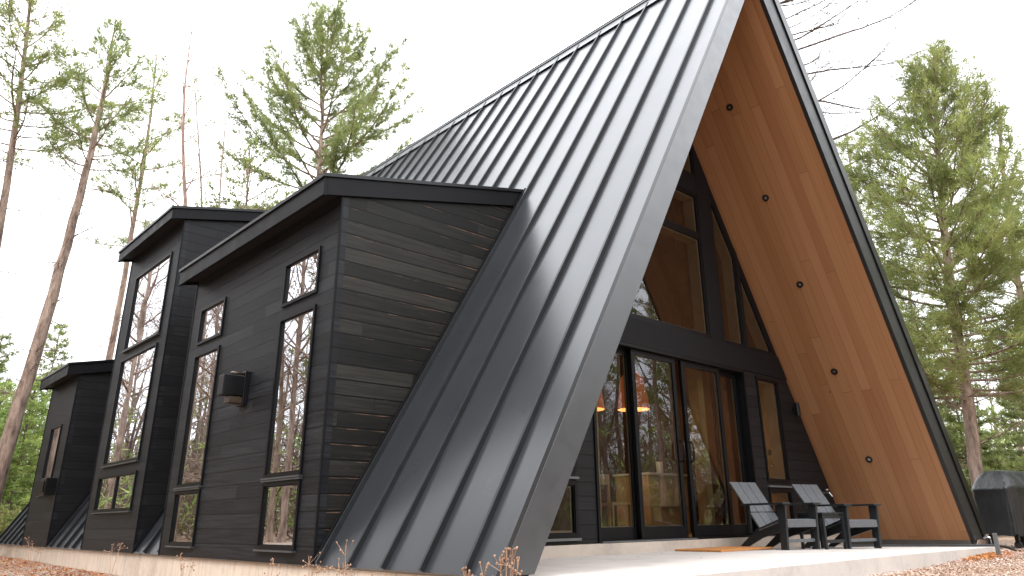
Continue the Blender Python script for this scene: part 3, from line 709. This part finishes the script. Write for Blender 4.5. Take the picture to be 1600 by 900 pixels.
# covered grill
ge = empty('covered_grill', (5.5, -.02, ground_z(4.83, 0)), math.radians(-12)); tag(ge, 'large grill under a black fabric cover beside the right roof corner', 'grill')
mg, N_, L_, B_ = mat('black_fabric_cover'); v = objco(N_, L_); L_.new(ramp(N_, L_, noise(N_, L_, v, 3, 5), [(.3, (.007, .007, .008)), (.7, (.014, .015, .017))]), B_.inputs['Base Color']); B_.inputs['Roughness'].default_value = .38; B_.inputs['Specular IOR Level'].default_value = .5
wv = noise(N_, L_, objco(N_, L_, (1, 1, .35)), 5, 5); bump(N_, L_, B_, wv, .8, .05)
rings = [(.62, .30, .20), (.60, .30, .50), (.635, .31, .74), (.625, .30, .86), (.64, .315, .885), (.60, .30, .95), (.55, .26, 1.05), (.50, .20, 1.13), (.42, .13, 1.175), (.25, .05, 1.19)]
a = MB(); n_ = 72
for ri, (hx, hy, z) in enumerate(rings):
    for k in range(n_):
        q = 2*math.pi*k/n_; c_, s_ = math.cos(q), math.sin(q); p_ = .22
        x = hx*math.copysign(abs(c_)**p_, c_); y = hy*math.copysign(abs(s_)**p_, s_)
        fold = (.016*math.sin(q*11+1.3*math.sin(q*3))+.010*math.sin(q*23+ri*.5))*max(0, 1-z/.9) if z < .88 else .004*math.sin(q*9)
        sag = (.02*math.sin(q*7) if ri == 0 else 0)
        a.v.append((x*(1+fold), y*(1+fold*2), z+sag-(.03*abs(c_)**3 if 4 < ri < 8 else 0)))
for i in range(len(rings)-1):
    for k in range(n_): k2 = (k+1) % n_; a.f.append((i*n_+k, i*n_+k2, (i+1)*n_+k2, (i+1)*n_+k))
a.f.append(tuple((len(rings)-1)*n_+k for k in range(n_)))
a.build('cover', mg, ge, smooth=True, scale=1.06)
for x, y in ((-.48, -.2), (.48, -.2), (-.48, .2), (.48, .2)):
    a = MB(); a.box(x-.025, x+.025, y-.025, y+.025, .08, .4); lg = a.build('leg', M['black'], ge, scale=1.06)
    a = MB(); a.tube([(x-.02, y, .055), (x+.02, y, .055)], .055, 14); a.build('caster', M['rubber'], lg, scale=1.06)
# grey wooden stake beside the grill and a low post
a = MB(); a.box(-.024, .024, -.024, .024, 0, .30); c = ath(1562, 872, 9.75); sk = a.build('wooden_post', M['bar'], scale=1, bevel=.004)
sk.location = (c[0]*U, c[1]*U, ground_z(c[0], c[1])*U); tag(sk, 'short grey wooden post standing at the left foot of the covered grill', 'post')
# tap with grey tube at the right roof foot
tp = empty('garden_tap', (3.88, -.05, .02)); tag(tp, 'metal hose tap with grey tube at the foot of the right roof edge', 'tap')
a = MB(); a.tube([(0, 0, .0), (0, -.05, .02), (0, -.09, .0)], .014, 8); a.lathe([(0, .05), (.03, .05), (.03, .035), (0, .035)], (0, -.05, 0), 12); a.build('valve', M['steel'], tp, scale=1)
a = MB(); a.tube([(0, -.09, 0), (-.02, -.10, -.08), (-.01, -.10, -.16), (.06, -.12, -.21), (.16, -.16, -.235)], .009, 8); a.build('tube', M['bar'], tp, smooth=True, scale=1)

def cable(pts, r, name, label, cat, m=None):
    P = [np.array(p, float) for p in pts]; out = []
    for i in range(len(P)-1):
        p0, p1, p2, p3 = P[max(i-1, 0)], P[i], P[i+1], P[min(i+2, len(P)-1)]
        for t in np.linspace(0, 1, 8, endpoint=False): out.append(.5*((2*p1)+(-p0+p2)*t+(2*p0-5*p1+4*p2-p3)*t*t+(-p0+3*p1-3*p2+p3)*t**3))
    out.append(P[-1]); a = MB(); a.tube(out, r, 8); o = a.build(name, m or M['rubber'], smooth=True); tag(o, label, cat); return o
def sl_(px, py, z=.012):
    zz = -.03
    for _ in range(6): c = atz(px, py, zz); zz = slab_z(min(max(c[0], 0), 3.9))+z
    c = atz(px, py, zz); return c
cable([(2.35, 1.0, slab_z(2.35)+.012), (2.75, .85, slab_z(2.75)+.012), (3.05, .55, slab_z(3.05)+.012), (3.35, .30, slab_z(3.35)+.012), (3.62, .02, slab_z(3.6)+.012), (3.95, -.22, slab_z(3.9)+.005), (4.12, -.33, -.13), (4.5, -.36, -.13)], .017, 'power_cord', 'black cord running across the patio toward the covered grill', 'cord')
# leaves of litter on slab and at its right corner
def leaf_scatter(name, label, cat, pts, size, m, kind='stuff', tilt=.5, seed=1):
    rs = np.random.RandomState(seed); n = len(pts); P = np.array(pts); a = rs.uniform(0, 6.28, n); s_ = rs.uniform(.6, 1.3, n)*size
    d = np.stack([np.cos(a), np.sin(a), rs.uniform(-tilt, tilt, n)], 1); e = np.stack([-np.sin(a), np.cos(a), rs.uniform(-tilt, tilt, n)], 1)
    A = np.stack([P-d*s_[:, None], P+e*s_[:, None]*.5, P+d*s_[:, None]], 1); Bq = np.stack([P-d*s_[:, None], P+d*s_[:, None], P-e*s_[:, None]*.5], 1)
    mb = MB(); mb.tris(np.concatenate([A, Bq])); o = mb.build(name, m); tag(o, label, cat, kind=kind); return o
rs = np.random.RandomState(3)
pts = [(x, y, slab_z(x)+.006) for x, y in zip(rs.uniform(-3.3, 3.2, 60), rs.uniform(-.5, 1.4, 60))]
leaf_scatter('fallen_leaves', 'few tiny brown leaf bits scattered over the concrete patio', 'leaves', pts, .012, M['leaf'], tilt=.2)
pts = []
for _ in range(900):
    x = rs.normal(2.6, .5); y = YF(x)-.05-abs(rs.normal(0, .10)); pts.append((x, y, ground_z(x, y)+rs.uniform(0, .03)))
leaf_scatter('fallen_leaves', 'drift of orange fallen leaves against the right end of the patio', 'leaves', pts, .022, M['leaf'], seed=5)
pts = []
for _ in range(2600):
    x = -4.05-rs.exponential(.7); y = rs.uniform(4, 15); pts.append((x, y, ground_z(x, y)+rs.uniform(.0, .03)))
leaf_scatter('fallen_leaves', 'scattered orange fallen leaves on the ground along the left foundation', 'leaves', pts, .026, M['leaf'], seed=6)
pts = []
for _ in range(42000):
    if rs.rand() < .6: x = rs.uniform(-3.8, 9); y = YF(min(max(x, 0), 3.9))-.03-rs.exponential(1.0) if x < 3.95 else rs.uniform(-3, 3)
    else: x = -4-rs.exponential(1.1); y = rs.uniform(-1, 16)
    pts.append((x, y, ground_z(x, y)+rs.uniform(.0, .02)))
M['chip'] = leafmat('wood_chips', (.20, .12, .09), (.44, .31, .25), (.62, .49, .42), .05)
leaf_scatter('wood_chip_mulch', 'pinkish brown wood chips and dry leaves covering the ground', 'mulch', pts, .012, M['chip'], seed=8)

# ------------------------------------------------------------------ trees
def tufts(P, Dr, per, ln, wd, spread, rs):
    P = np.repeat(np.array(P), per, 0); Dr = np.repeat(np.array(Dr), per, 0); n = len(P)
    r = rs.normal(size=(n, 3)); d = Dr+r*spread; d /= np.linalg.norm(d, axis=1)[:, None]
    s_ = np.cross(d, rs.normal(size=(n, 3))); s_ /= np.linalg.norm(s_, axis=1)[:, None]+1e-9
    L_ = ln*rs.uniform(.6, 1.25, n)[:, None]; w_ = wd*rs.uniform(.7, 1.3, n)[:, None]
    b = P+r*ln*.12
    return np.stack([b-s_*w_*.35, b+s_*w_*.35, b+d*L_+s_*w_*.2], 1)
def interp(path, t):
    t = min(max(t, 0), .9999)*(len(path)-1); i = int(t); f = t-i; return path[i]*(1-f)+path[i+1]*f
def tree(name, label, path, r0, c0=.4, rad=1.6, nb=46, sweep=.5, droop=0., dens=1.0, needle='pine', barkm='bark', tuft=.11, tw=.028, per=7, dead=10, seed=1, prof=None, group=None, elev=(.1, .9), kind='tree', sub=1.0, gap=.25, side=None, rad_abs=None, twspread=.55):
    rs = np.random.RandomState(seed); path = [np.array(p, float) for p in path]; base = path[0].copy()
    r0 *= .56; e = empty(name, base); tag(e, label, kind, group)
    hgt = path[-1][2]-path[0][2]
    tb = MB(); n = 22; pl = [interp(path, i/(n-1)) for i in range(n)]; pl = [p+np.append(rs.normal(0, r0*.07, 2), 0)*(i > 0) for i, p in enumerate(pl)]
    tb.tube(pl, [r0*(1.25 if i == 0 else 1)*(1-i/(n-1))**.75+.012 for i in range(n)], 9, cap=False)
    TPt, TD = [], []
    def branch(t, az, L, e0, curve, foliage, r):
        p = interp(path, t); out = [p]; el = e0; a = az; seg = 7
        for k in range(seg):
            el += curve/seg + rs.normal(0, .06); a += rs.normal(0, .09)
            d = np.array([math.cos(a)*math.cos(el), math.sin(a)*math.cos(el), math.sin(el)]); p = p+d*L/seg; out.append(p)
        tb.tube(out, [r*(1-k/(seg+.6)) + .0022 for k in range(seg+1)], 4, cap=False)
        if not foliage:
            for k in range(int(4+L*(11 if sub == 1.0 else 4))):
                q = interp(out, rs.uniform(.2, 1)); aa = az+rs.choice([-1, 1])*rs.uniform(.3, 1.1); l = L*rs.uniform(.1, .35); dd = np.array([math.cos(aa), math.sin(aa), rs.uniform(-.2, .7)])
                m_ = q+dd*l*.5+rs.normal(0, .03, 3); tb.tube([q, m_, q+dd*l], [.005, .0035, .0018], 3, cap=False)
                if l > .25 and sub == 1.0:
                    for _k in range(3): d3 = dd+rs.normal(0, .6, 3); tb.tube([m_, m_+d3*l*.45], [.003, .0015], 3, cap=False)
            return
        nt_ = int(max(4, L*8*dens))
        for k in range(nt_):
            u = gap+(1-gap)*(k+rs.rand())/nt_; q = interp(out, u); aa = a+rs.choice([-1, 1])*rs.uniform(.25, 1.15); l = sub*L*.42*(1.12-u)*rs.uniform(.5, 1.2)+.06
            dd = np.array([math.cos(aa), math.sin(aa), rs.uniform(-.1, .55)+.25*math.sin(e0)-droop]); dd /= np.linalg.norm(dd)
            tb.tube([q, q+dd*l], [.005, .002], 3, cap=False)
            for z in range(int(1+l/(tuft*.65))):
                f = (z+rs.rand()*.6)/max(1, l/(tuft*.65)); TPt.append(q+dd*l*min(f, 1)+rs.normal(0, tuft*.22, 3)); TD.append(dd*.8+np.array([0, 0, .35-droop]))
        TPt.append(out[-1]); TD.append(np.array([0, 0, .5]))
    prof = prof or (lambda u: (1-u)**.75*(.55+.45*min(1, u*5)))
    az = rs.uniform(0, 6)
    for i in range(nb):
        u = (i+rs.rand()*.8)/nb; t = c0+(1-c0)*u*.985; az += 2.4+rs.normal(0, .35)
        if side is not None and rs.rand() < side[1]: az_ = side[0]+rs.normal(0, .7)
        else: az_ = az
        L = rad*prof(u)*rs.uniform(.65, 1.15)+.12; e0 = elev[0]+(elev[1]-elev[0])*u
        branch(t, az_, L, e0, sweep*rs.uniform(.5, 1.4), needle is not None, .006+.009*L)
    for i in range(dead):
        t = rs.uniform(max(.12, c0-.42), c0+.05); branch(t, rs.uniform(0, 6.28), rad*rs.uniform(.15, .5), rs.uniform(-.2, .4), rs.uniform(-.3, .5), False, .012)
    tb.build('trunk', M[barkm], e, smooth=True, origin=base)
    if TPt:
        cb = MB(); cb.tris(tufts(TPt, TD, per, tuft, tw, twspread, rs)); cb.build('crown', M[needle], e, origin=base)
    return e
def tpath(pts, dist):                                      # vertical trunk seen through those points, extended to the ground
    P = [ath(x, y, dist) for x, y in pts]; b = P[0].copy(); z = gz(b[0], b[1]); k = (P[0]-P[1]); k = k/max(abs(k[2]), .1)
    if b[2] > z: b2 = b+k*min(1.0, 1)*(b[2]-z)*.5; b2[2] = z; P.insert(0, b2)
    else: P[0][2] = z
    out = []                                                # even spacing in height
    H_ = np.linspace(P[0][2], P[-1][2], 9); zs = [p[2] for p in P]
    for h in H_: out.append(np.array([np.interp(h, zs, [p[0] for p in P]), np.interp(h, zs, [p[1] for p in P]), h]))
    return out
GP = 'tall pines behind the cabin'
tree('pine_tree', 'leaning bare-trunked pine with high sparse crown left of the small dormer', tpath([(8, 705), (60, 540), (108, 370), (140, 250), (163, 150), (180, 40)], 16), .235, c0=.66, rad=2.0, nb=34, sweep=.7, dens=.75, dead=26, seed=3, group=GP, per=13, tuft=.15, tw=.022)
tree('pine_tree', 'pine at the left picture edge with crown of pale green clumps', tpath([(-12, 430), (4, 330), (22, 210), (33, 130), (46, 20), (52, -50)], 17), .19, c0=.62, rad=2.2, nb=44, sweep=.55, dens=.9, dead=16, seed=5, group=GP, needle='pine_light', per=13, tuft=.15, tw=.022)
tree('pine_tree', 'slim pine rising behind the small dormer and the tall dormer', tpath([(165, 590), (195, 430), (213, 320), (234, 200), (245, 85)], 20), .16, c0=.55, rad=2.0, nb=32, sweep=.3, dens=.75, dead=14, seed=8, group=GP, per=13, tuft=.15, tw=.022)
tree('bare_tree', 'reddish bare tree with thin forked twigs behind the tall dormer', tpath([(292, 340), (285, 240), (286, 150), (300, 45)], 19), .13, c0=.45, rad=1.7, nb=20, sweep=.5, dens=.5, dead=10, seed=12, barkm='bark_red', needle=None, elev=(.5, 1.1), prof=lambda u: (1-u*.6))
tree('pine_tree', 'thin young pine with few tufts beside the reddish bare tree', tpath([(318, 345), (312, 250), (306, 150), (303, 120)], 21), .07, c0=.62, rad=1.3, nb=16, sweep=.2, dens=.7, dead=8, seed=14, group=GP, per=5)
tree('young_pine', 'loose small-leaved young tree showing above the dormer roofs', tpath([(384, 345), (386, 300), (390, 232)], 14), .05, c0=.64, rad=1.35, nb=30, sweep=.8, dens=.8, dead=4, seed=19, per=4, tuft=.09, tw=.04, prof=lambda u: (1-u)**.6, needle='pine', elev=(.2, .9))
tree('bare_tree', 'single thin leafless stem between the dormers and the broad pine', tpath([(342, 330), (347, 250), (353, 185)], 16), .035, c0=.6, rad=.5, nb=10, sweep=.3, dead=3, seed=23, barkm='bark_red', needle=None, elev=(.6, 1.0))
tree('pine_tree', 'broad white pine with long upswept branches above the big dormer roof', tpath([(496, 300), (503, 200), (509, 110), (514, 36)], 16.5), .16, c0=.565, rad=3.3, nb=64, sweep=.65, dens=1.5, dead=8, seed=28, group=GP, needle='pine', per=13, elev=(.05, .95), prof=lambda u: max(.16, (1-u)**.45), sub=.5, gap=.22, tuft=.13, tw=.02)
tree('pine_tree', 'full green pine right of the cabin with branches down to the grill', tpath([(1532, 780), (1508, 600), (1482, 430), (1468, 290), (1462, 180), (1462, 92)], 13), .17, c0=.26, rad=2.3, nb=135, sweep=.5, dens=1.25, dead=10, seed=31, group=GP, needle='pine_light', per=13, tuft=.13, tw=.016, elev=(-.15, 1.0), prof=lambda u: (1-u)**.5*(.75+.25*min(1, u*3)))
tree('pine_tree', 'second pine at the right picture edge, half cut by it', tpath([(1640, 760), (1612, 560), (1580, 380), (1566, 250), (1560, 170)], 16), .15, c0=.22, rad=2.0, nb=80, sweep=.4, dens=1.0, dead=10, seed=37, group=GP, needle='pine', per=8)
tree('pine_tree', 'slender pine peeking over the right roof edge', tpath([(1395, 600), (1360, 430), (1335, 300), (1322, 212)], 20), .12, c0=.3, rad=1.5, nb=56, sweep=.4, dens=1.0, dead=8, seed=41, group=GP, needle='pine_light', per=7)
tree('pine_tree', 'farther slim pine between the roof edge and the full green pine', tpath([(1470, 700), (1440, 560), (1415, 430), (1402, 350)], 24), .12, c0=.2, rad=1.6, nb=56, sweep=.4, dens=.9, dead=8, seed=43, group=GP, needle='pine', per=7)
dt = ath(1196, 110, 13.5)
_az_r = math.atan2(RT[1], RT[0])
tree('bare_tree', 'dead pine hidden by the roof, its leafless branches reaching out to the right', [np.array([dt[0], dt[1], z]) for z in np.linspace(gz(dt[0], dt[1]), 12.2, 9)], .15, c0=.52, rad=3.3, nb=34, sweep=.55, dead=0, seed=47, barkm='bark_dark', needle=None, elev=(-.15, .2), prof=lambda u: 1-u*.35, side=(_az_r+.1, .6))
# firs and shrubs low at the left
def fir(name, label, px, py_top, dist, r, seed, m='fir', grp='young firs at the forest edge'):
    t = ath(px, py_top, dist); z = gz(t[0], t[1])
    tree(name, label, [np.array([t[0], t[1], z+(t[2]-z)*k/6]) for k in range(7)], .05, c0=.04, rad=r, nb=80, sweep=.1, droop=.15, dens=1.5, dead=0, seed=seed, needle=m, per=9, tuft=.11, tw=.035, elev=(-.25, .5), prof=lambda u: (1-u)**.8+.03, group=grp, barkm='bark_dark', gap=.1)
fir('fir_tree', 'bright green young fir beside the left wall of the small dormer', 58, 590, 21.5, 1.2, 51)
fir('fir_tree', 'young fir behind the leaning pine trunk at the left edge', 8, 600, 22.5, 1.4, 52)
fir('fir_tree', 'taller bluish fir far back at the left picture edge', 5, 520, 26, 1.5, 53, 'pine')
fir('fir_tree', 'fir tip showing just above the roof of the small dormer', 96, 505, 27, 1.5, 54, 'pine')
fir('fir_tree', 'low fir with hanging boughs right of the covered grill', 1660, 560, 14.5, 1.3, 55, 'pine')

fir('fir_tree', 'fir standing far behind the main pine trunk by the right roof edge', 1478, 560, 21, 1.6, 56, 'pine')
fir('fir_tree', 'fir far back between the main pine trunk and the right picture edge', 1580, 520, 23, 1.7, 57, 'pine')
fir('fir_tree', 'fir glimpsed just past the right roof edge, lowest of the firs there', 1440, 620, 26, 1.5, 58, 'pine')
# shrubs
def shrub(label, x, y, h, r, m, seed, nst=26, name='shrub', lf=.05, grp='shrubs at the forest edge'):
    rs = np.random.RandomState(seed); z = gz(x, y); e = empty(name, (x, y, z)); tag(e, label, 'shrub', grp); tb = MB(); P_, D_ = [], []
    for i in range(nst):
        a = rs.uniform(0, 6.28); rr = r*rs.uniform(.2, 1); hh = h*rs.uniform(.5, 1); p1 = np.array([math.cos(a)*rr*.5, math.sin(a)*rr*.5, hh*.6]); p2 = np.array([math.cos(a)*rr, math.sin(a)*rr, hh])
        tb.tube([(0, 0, 0), p1, p2], [.01, .007, .003], 3, cap=False)
        for k in range(16):
            q = rs.uniform(.35, 1); c = (p1*(1-q)+p2*q)+rs.normal(0, r*.12, 3); c[2] = abs(c[2]); P_.append(c); D_.append(np.array([0, 0, .4]))
    tb.build('stems', M['twig'], e); cb = MB(); cb.tris(tufts(P_, D_, 6, lf, lf*.8, 1.0, rs)); cb.build('foliage', M[m], e)
c = ath(12, 770, 20.5); shrub('reddish brown dry shrub at the left end of the cabin', c[0], c[1], .75, .7, 'dry', 61)
c = ath(0, 730, 19.5); shrub('green and yellow shrub in front of the young firs', c[0], c[1], .9, .8, 'pine_light', 62)
c = ath(40, 750, 19.5); shrub('yellow green shrub tucked against the small dormer', c[0], c[1], .8, .6, 'pine_light', 63)
c = ath(1578, 720, 17.5); shrub('orange leaved bush behind the covered grill', c[0], c[1], .95, .7, 'leaf', 64)
c = ath(1640, 720, 19.0); shrub('orange brown low bush right of the covered grill', c[0], c[1], .6, .7, 'leaf', 65)

# woods all round: bare trees and pines out of the frame that the glass reflects, each a thing
def far_tree(name, label, x, y, h, seed, kind):
    z = gz(x, y); rs = np.random.RandomState(seed); lx, ly = rs.normal(0, .35, 2); path = [np.array([x+lx*(k/6)**2, y+ly*(k/6)**2, z+h*k/6]) for k in range(7)]
    if kind == 'pine': return tree(name, label, path, .15, c0=.35, rad=1.9, nb=46, sweep=.4, dens=.8, dead=10, seed=seed, per=6, tuft=.15, tw=.05, needle='pine')
    return tree(name, label, path, .12, c0=.3, rad=2.3, nb=34, sweep=.7, dead=6, seed=seed, needle=None, barkm='bark', elev=(.4, 1.1), prof=lambda u: 1-u*.55)
protoP = far_tree('pine_tree', 'pine among the woods west of the cabin, mirrored in the dormer windows', -13.5, 9.0, 9.5, 71, 'pine')
protoB = far_tree('bare_tree', 'leafless tree among the woods west of the cabin, mirrored in the dormer windows', -11.2, 4.5, 9.0, 72, 'bare')
protoB2 = far_tree('bare_tree', 'leafless tree among the woods west of the cabin, mirrored in the dormer windows', -14.6, 13.5, 10.0, 73, 'bare')
spots0 = [(-8.2, 9.0), (-9.6, 12.5), (-8.4, 15.5), (-10.8, 16.5), (-9.2, 20), (-12.2, 12), (-8.3, 23.5), (-11.0, 8.0)]
for p_ in (protoP, protoB, protoB2): p_['group'] = 'woods around the clearing, seen only as reflections'
spots = [(-10.5, 12.5, 'B'), (-12.5, 17, 'P'), (-16, 7, 'B'), (-17, 11, 'C'), (-18.5, 16, 'B'), (-15, 21, 'C'), (-20, 5, 'P'), (-12, 26, 'B'), (-21, 22, 'P'), (-9.5, 17.5, 'C'), (-22, 12, 'B'), (-17, 28, 'B'), (-14, 1, 'C'),
         (-9, 30, 'C'), (-24, 30, 'B'), (10.5, -14, 'C'), (15, -9, 'P'), (1.5, -16, 'B'), (16, -13, 'B'), (8.5, -16, 'C'), (12, -18, 'P'), (18, -8, 'C'), (-4, -13, 'B'), (-10, -10, 'P'), (-14, -5, 'B'), (5.5, -19, 'B'), (20, -18, 'P'), (15.5, -5.5, 'P')]
_r = random.Random(5)
for _ in range(34):
    spots.append((-9.5-_r.uniform(1, 15), _r.uniform(3, 34), _r.choice('BCBCP')))
for _ in range(16):
    spots.append((_r.uniform(5, 26), -12-_r.uniform(2, 14), _r.choice('BCP')))
spots += [(11, -3.6, 'P'), (13.5, -4.6, 'P'), (10, -6, 'P'), (14.5, -2.2, 'P'), (12, -7, 'B')]
spots = [q for q in spots if not (q[1] > -3 and q[0] > -6.7 and math.degrees(math.atan2(q[0]-CC[0], q[1]-CC[1])) < 84) and not (math.atan2(q[0]-CC[0], q[1]-CC[1]) > math.radians(-2) and math.atan2(q[0]-CC[0], q[1]-CC[1]) < math.radians(84))]
rs = np.random.RandomState(9)
lab = {'P': 'pine among the woods %s of the cabin, mirrored in the %s', 'B': 'leafless tree among the woods %s of the cabin, mirrored in the %s', 'C': 'leafless tree among the woods %s of the cabin, mirrored in the %s'}
for i, (x, y, k) in enumerate([(a_, b_, 'BT') for a_, b_ in spots0]+spots):
    src = {'P': protoP, 'B': protoB, 'C': protoB2}[k[0]]; c = copy_tree(src); c.location = (x*U, y*U, gz(x, y)*U); c.rotation_euler = (0, 0, rs.uniform(0, 6.28)); s_ = rs.uniform(.85, 1.25)*(1.35 if len(k) == 2 else 1); c.scale = (s_, s_, s_*rs.uniform(.9, 1.1))
    c['label'] = lab[k[0]] % (('west', 'dormer windows') if y > 0 else ('south', 'sliding doors'))
# distant woods as one mass
rs = np.random.RandomState(77); tb = MB(); Pk, Dk, Pg, Dg = [], [], [], []
for i in range(1000):
    a = rs.uniform(0, 2*math.pi); R_ = rs.uniform(24, 48); x, y = math.cos(a)*R_, 5+math.sin(a)*R_; z = gz(x, y); h = rs.uniform(4, 8.5)
    va = math.degrees(math.atan2(x-CC[0], y-CC[1]))
    if 6 < va < 58: h *= .6
    elif 58 <= va < 82: h *= .85
    tb.tube([(x, y, z-.2), (x+rs.normal(0, .15), y+rs.normal(0, .15), z+h*.5), (x+rs.normal(0, .4), y+rs.normal(0, .4), z+h)], [.13, .09, .02], 5, cap=False)
    for k in range(9):
        q = rs.uniform(.25, .95)*h; aa = rs.uniform(0, 6.28); l = rs.uniform(.6, 1.8); tb.tube([(x, y, z+q), (x+math.cos(aa)*l, y+math.sin(aa)*l, z+q+l*rs.uniform(.1, 1))], [.03, .006], 3, cap=False)
    for k in range(34):
        (Pk if rs.rand() < .62 else Pg).append(np.array([x+rs.normal(0, 1.5), y+rs.normal(0, 1.5), z+h*rs.beta(1.3, 2.2)*.95]))
for i in range(1500):
    a = math.radians(rs.uniform(88, 200)) if i % 3 else math.radians(rs.uniform(265, 345)); R_ = rs.uniform(17, 30); x, y = -2+math.cos(a)*R_, 4+math.sin(a)*R_
    va = math.degrees(math.atan2(x-CC[0], y-CC[1]))
    if -3 < va < 86: continue
    z = gz(x, y); h = rs.uniform(1.2, 3.6)
    for k in range(7): (Pk if rs.rand() < .8 else Pg).append(np.array([x+rs.normal(0, .7), y+rs.normal(0, .7), z+h*rs.rand()]))
tag(tb.build('distant_tree_trunks', M['bark_dark']), 'far grey brown trunks of the woods closing the view', 'woods', kind='stuff')
cb = MB(); cb.tris(tufts(Pk, np.tile([0, 0, .6], (len(Pk), 1)), 9, .55, .05, .7, rs)); tag(cb.build('distant_brush', M['twig']), 'far brown bare brush between the distant trunks', 'brush', kind='stuff')
cb = MB(); cb.tris(tufts(Pg, np.tile([0, 0, .3], (len(Pg), 1)), 12, .45, .10, .9, rs)); tag(cb.build('distant_foliage', M['fir']), 'far green conifer foliage of the woods', 'foliage', kind='stuff')

# dried weeds before the foundation
def weed(label, px, py, dist, h, seed, n=5):
    rs = np.random.RandomState(seed); c = ath(px, py, dist); z = ground_z(c[0], c[1]); hh = c[2]-z
    e = empty('dry_weed', (c[0], c[1], z)); tag(e, label, 'weed', 'dried weeds along the foundation'); tb = MB(); hb = MB()
    for i in range(n):
        dx, dy = rs.normal(0, .035, 2); t = hh*rs.uniform(.75, 1.0); top = np.array([dx, dy, t]); mid = np.array([dx*.3, dy*.3, t*.6]); tb.tube([(rs.normal(0, .01), rs.normal(0, .01), -.05), mid, top], [.0032, .0025, .0015], 4, cap=False)
        for k in range(6):
            q = top+np.array([rs.normal(0, .022), rs.normal(0, .022), rs.uniform(-.06, .02)]); tb.tube([mid*.25+top*.75, q], [.0012, .001], 3, cap=False)
            tb.lathe([(0, -.005), (.0045, -.001), (.004, .004), (0, .006)], q, 5)
    tb.build('stems', M['dry'], e)
weed('dried weed in front of the lower left corner of the metal roof', 546, 848, 4.1, .3, 81, 4)
weed('dried weed with round seed heads before the bottom of the roof fascia', 789, 845, 2.9, .3, 82, 6)
weed('dried weed with forked tips before the last roof seams', 740, 866, 3.0, .3, 83, 5)
weed('dried weed beside the corner of the big dormer', 489, 862, 4.6, .3, 84, 4)
weed('tall thin dried weed before the foundation under the tall dormer', 182, 834, 7.0, .3, 85, 2)
weed('short dried weed below the left windows of the big dormer', 293, 858, 6.0, .3, 86, 3)
weed('short dried weed below the right windows of the big dormer', 425, 872, 5.0, .3, 87, 3)
weed('dried weed before the foundation under the small dormer', 55, 842, 8.5, .3, 88, 3)
weed('dried weed under the middle of the lower roof edge', 592, 884, 3.6, .3, 89, 3)
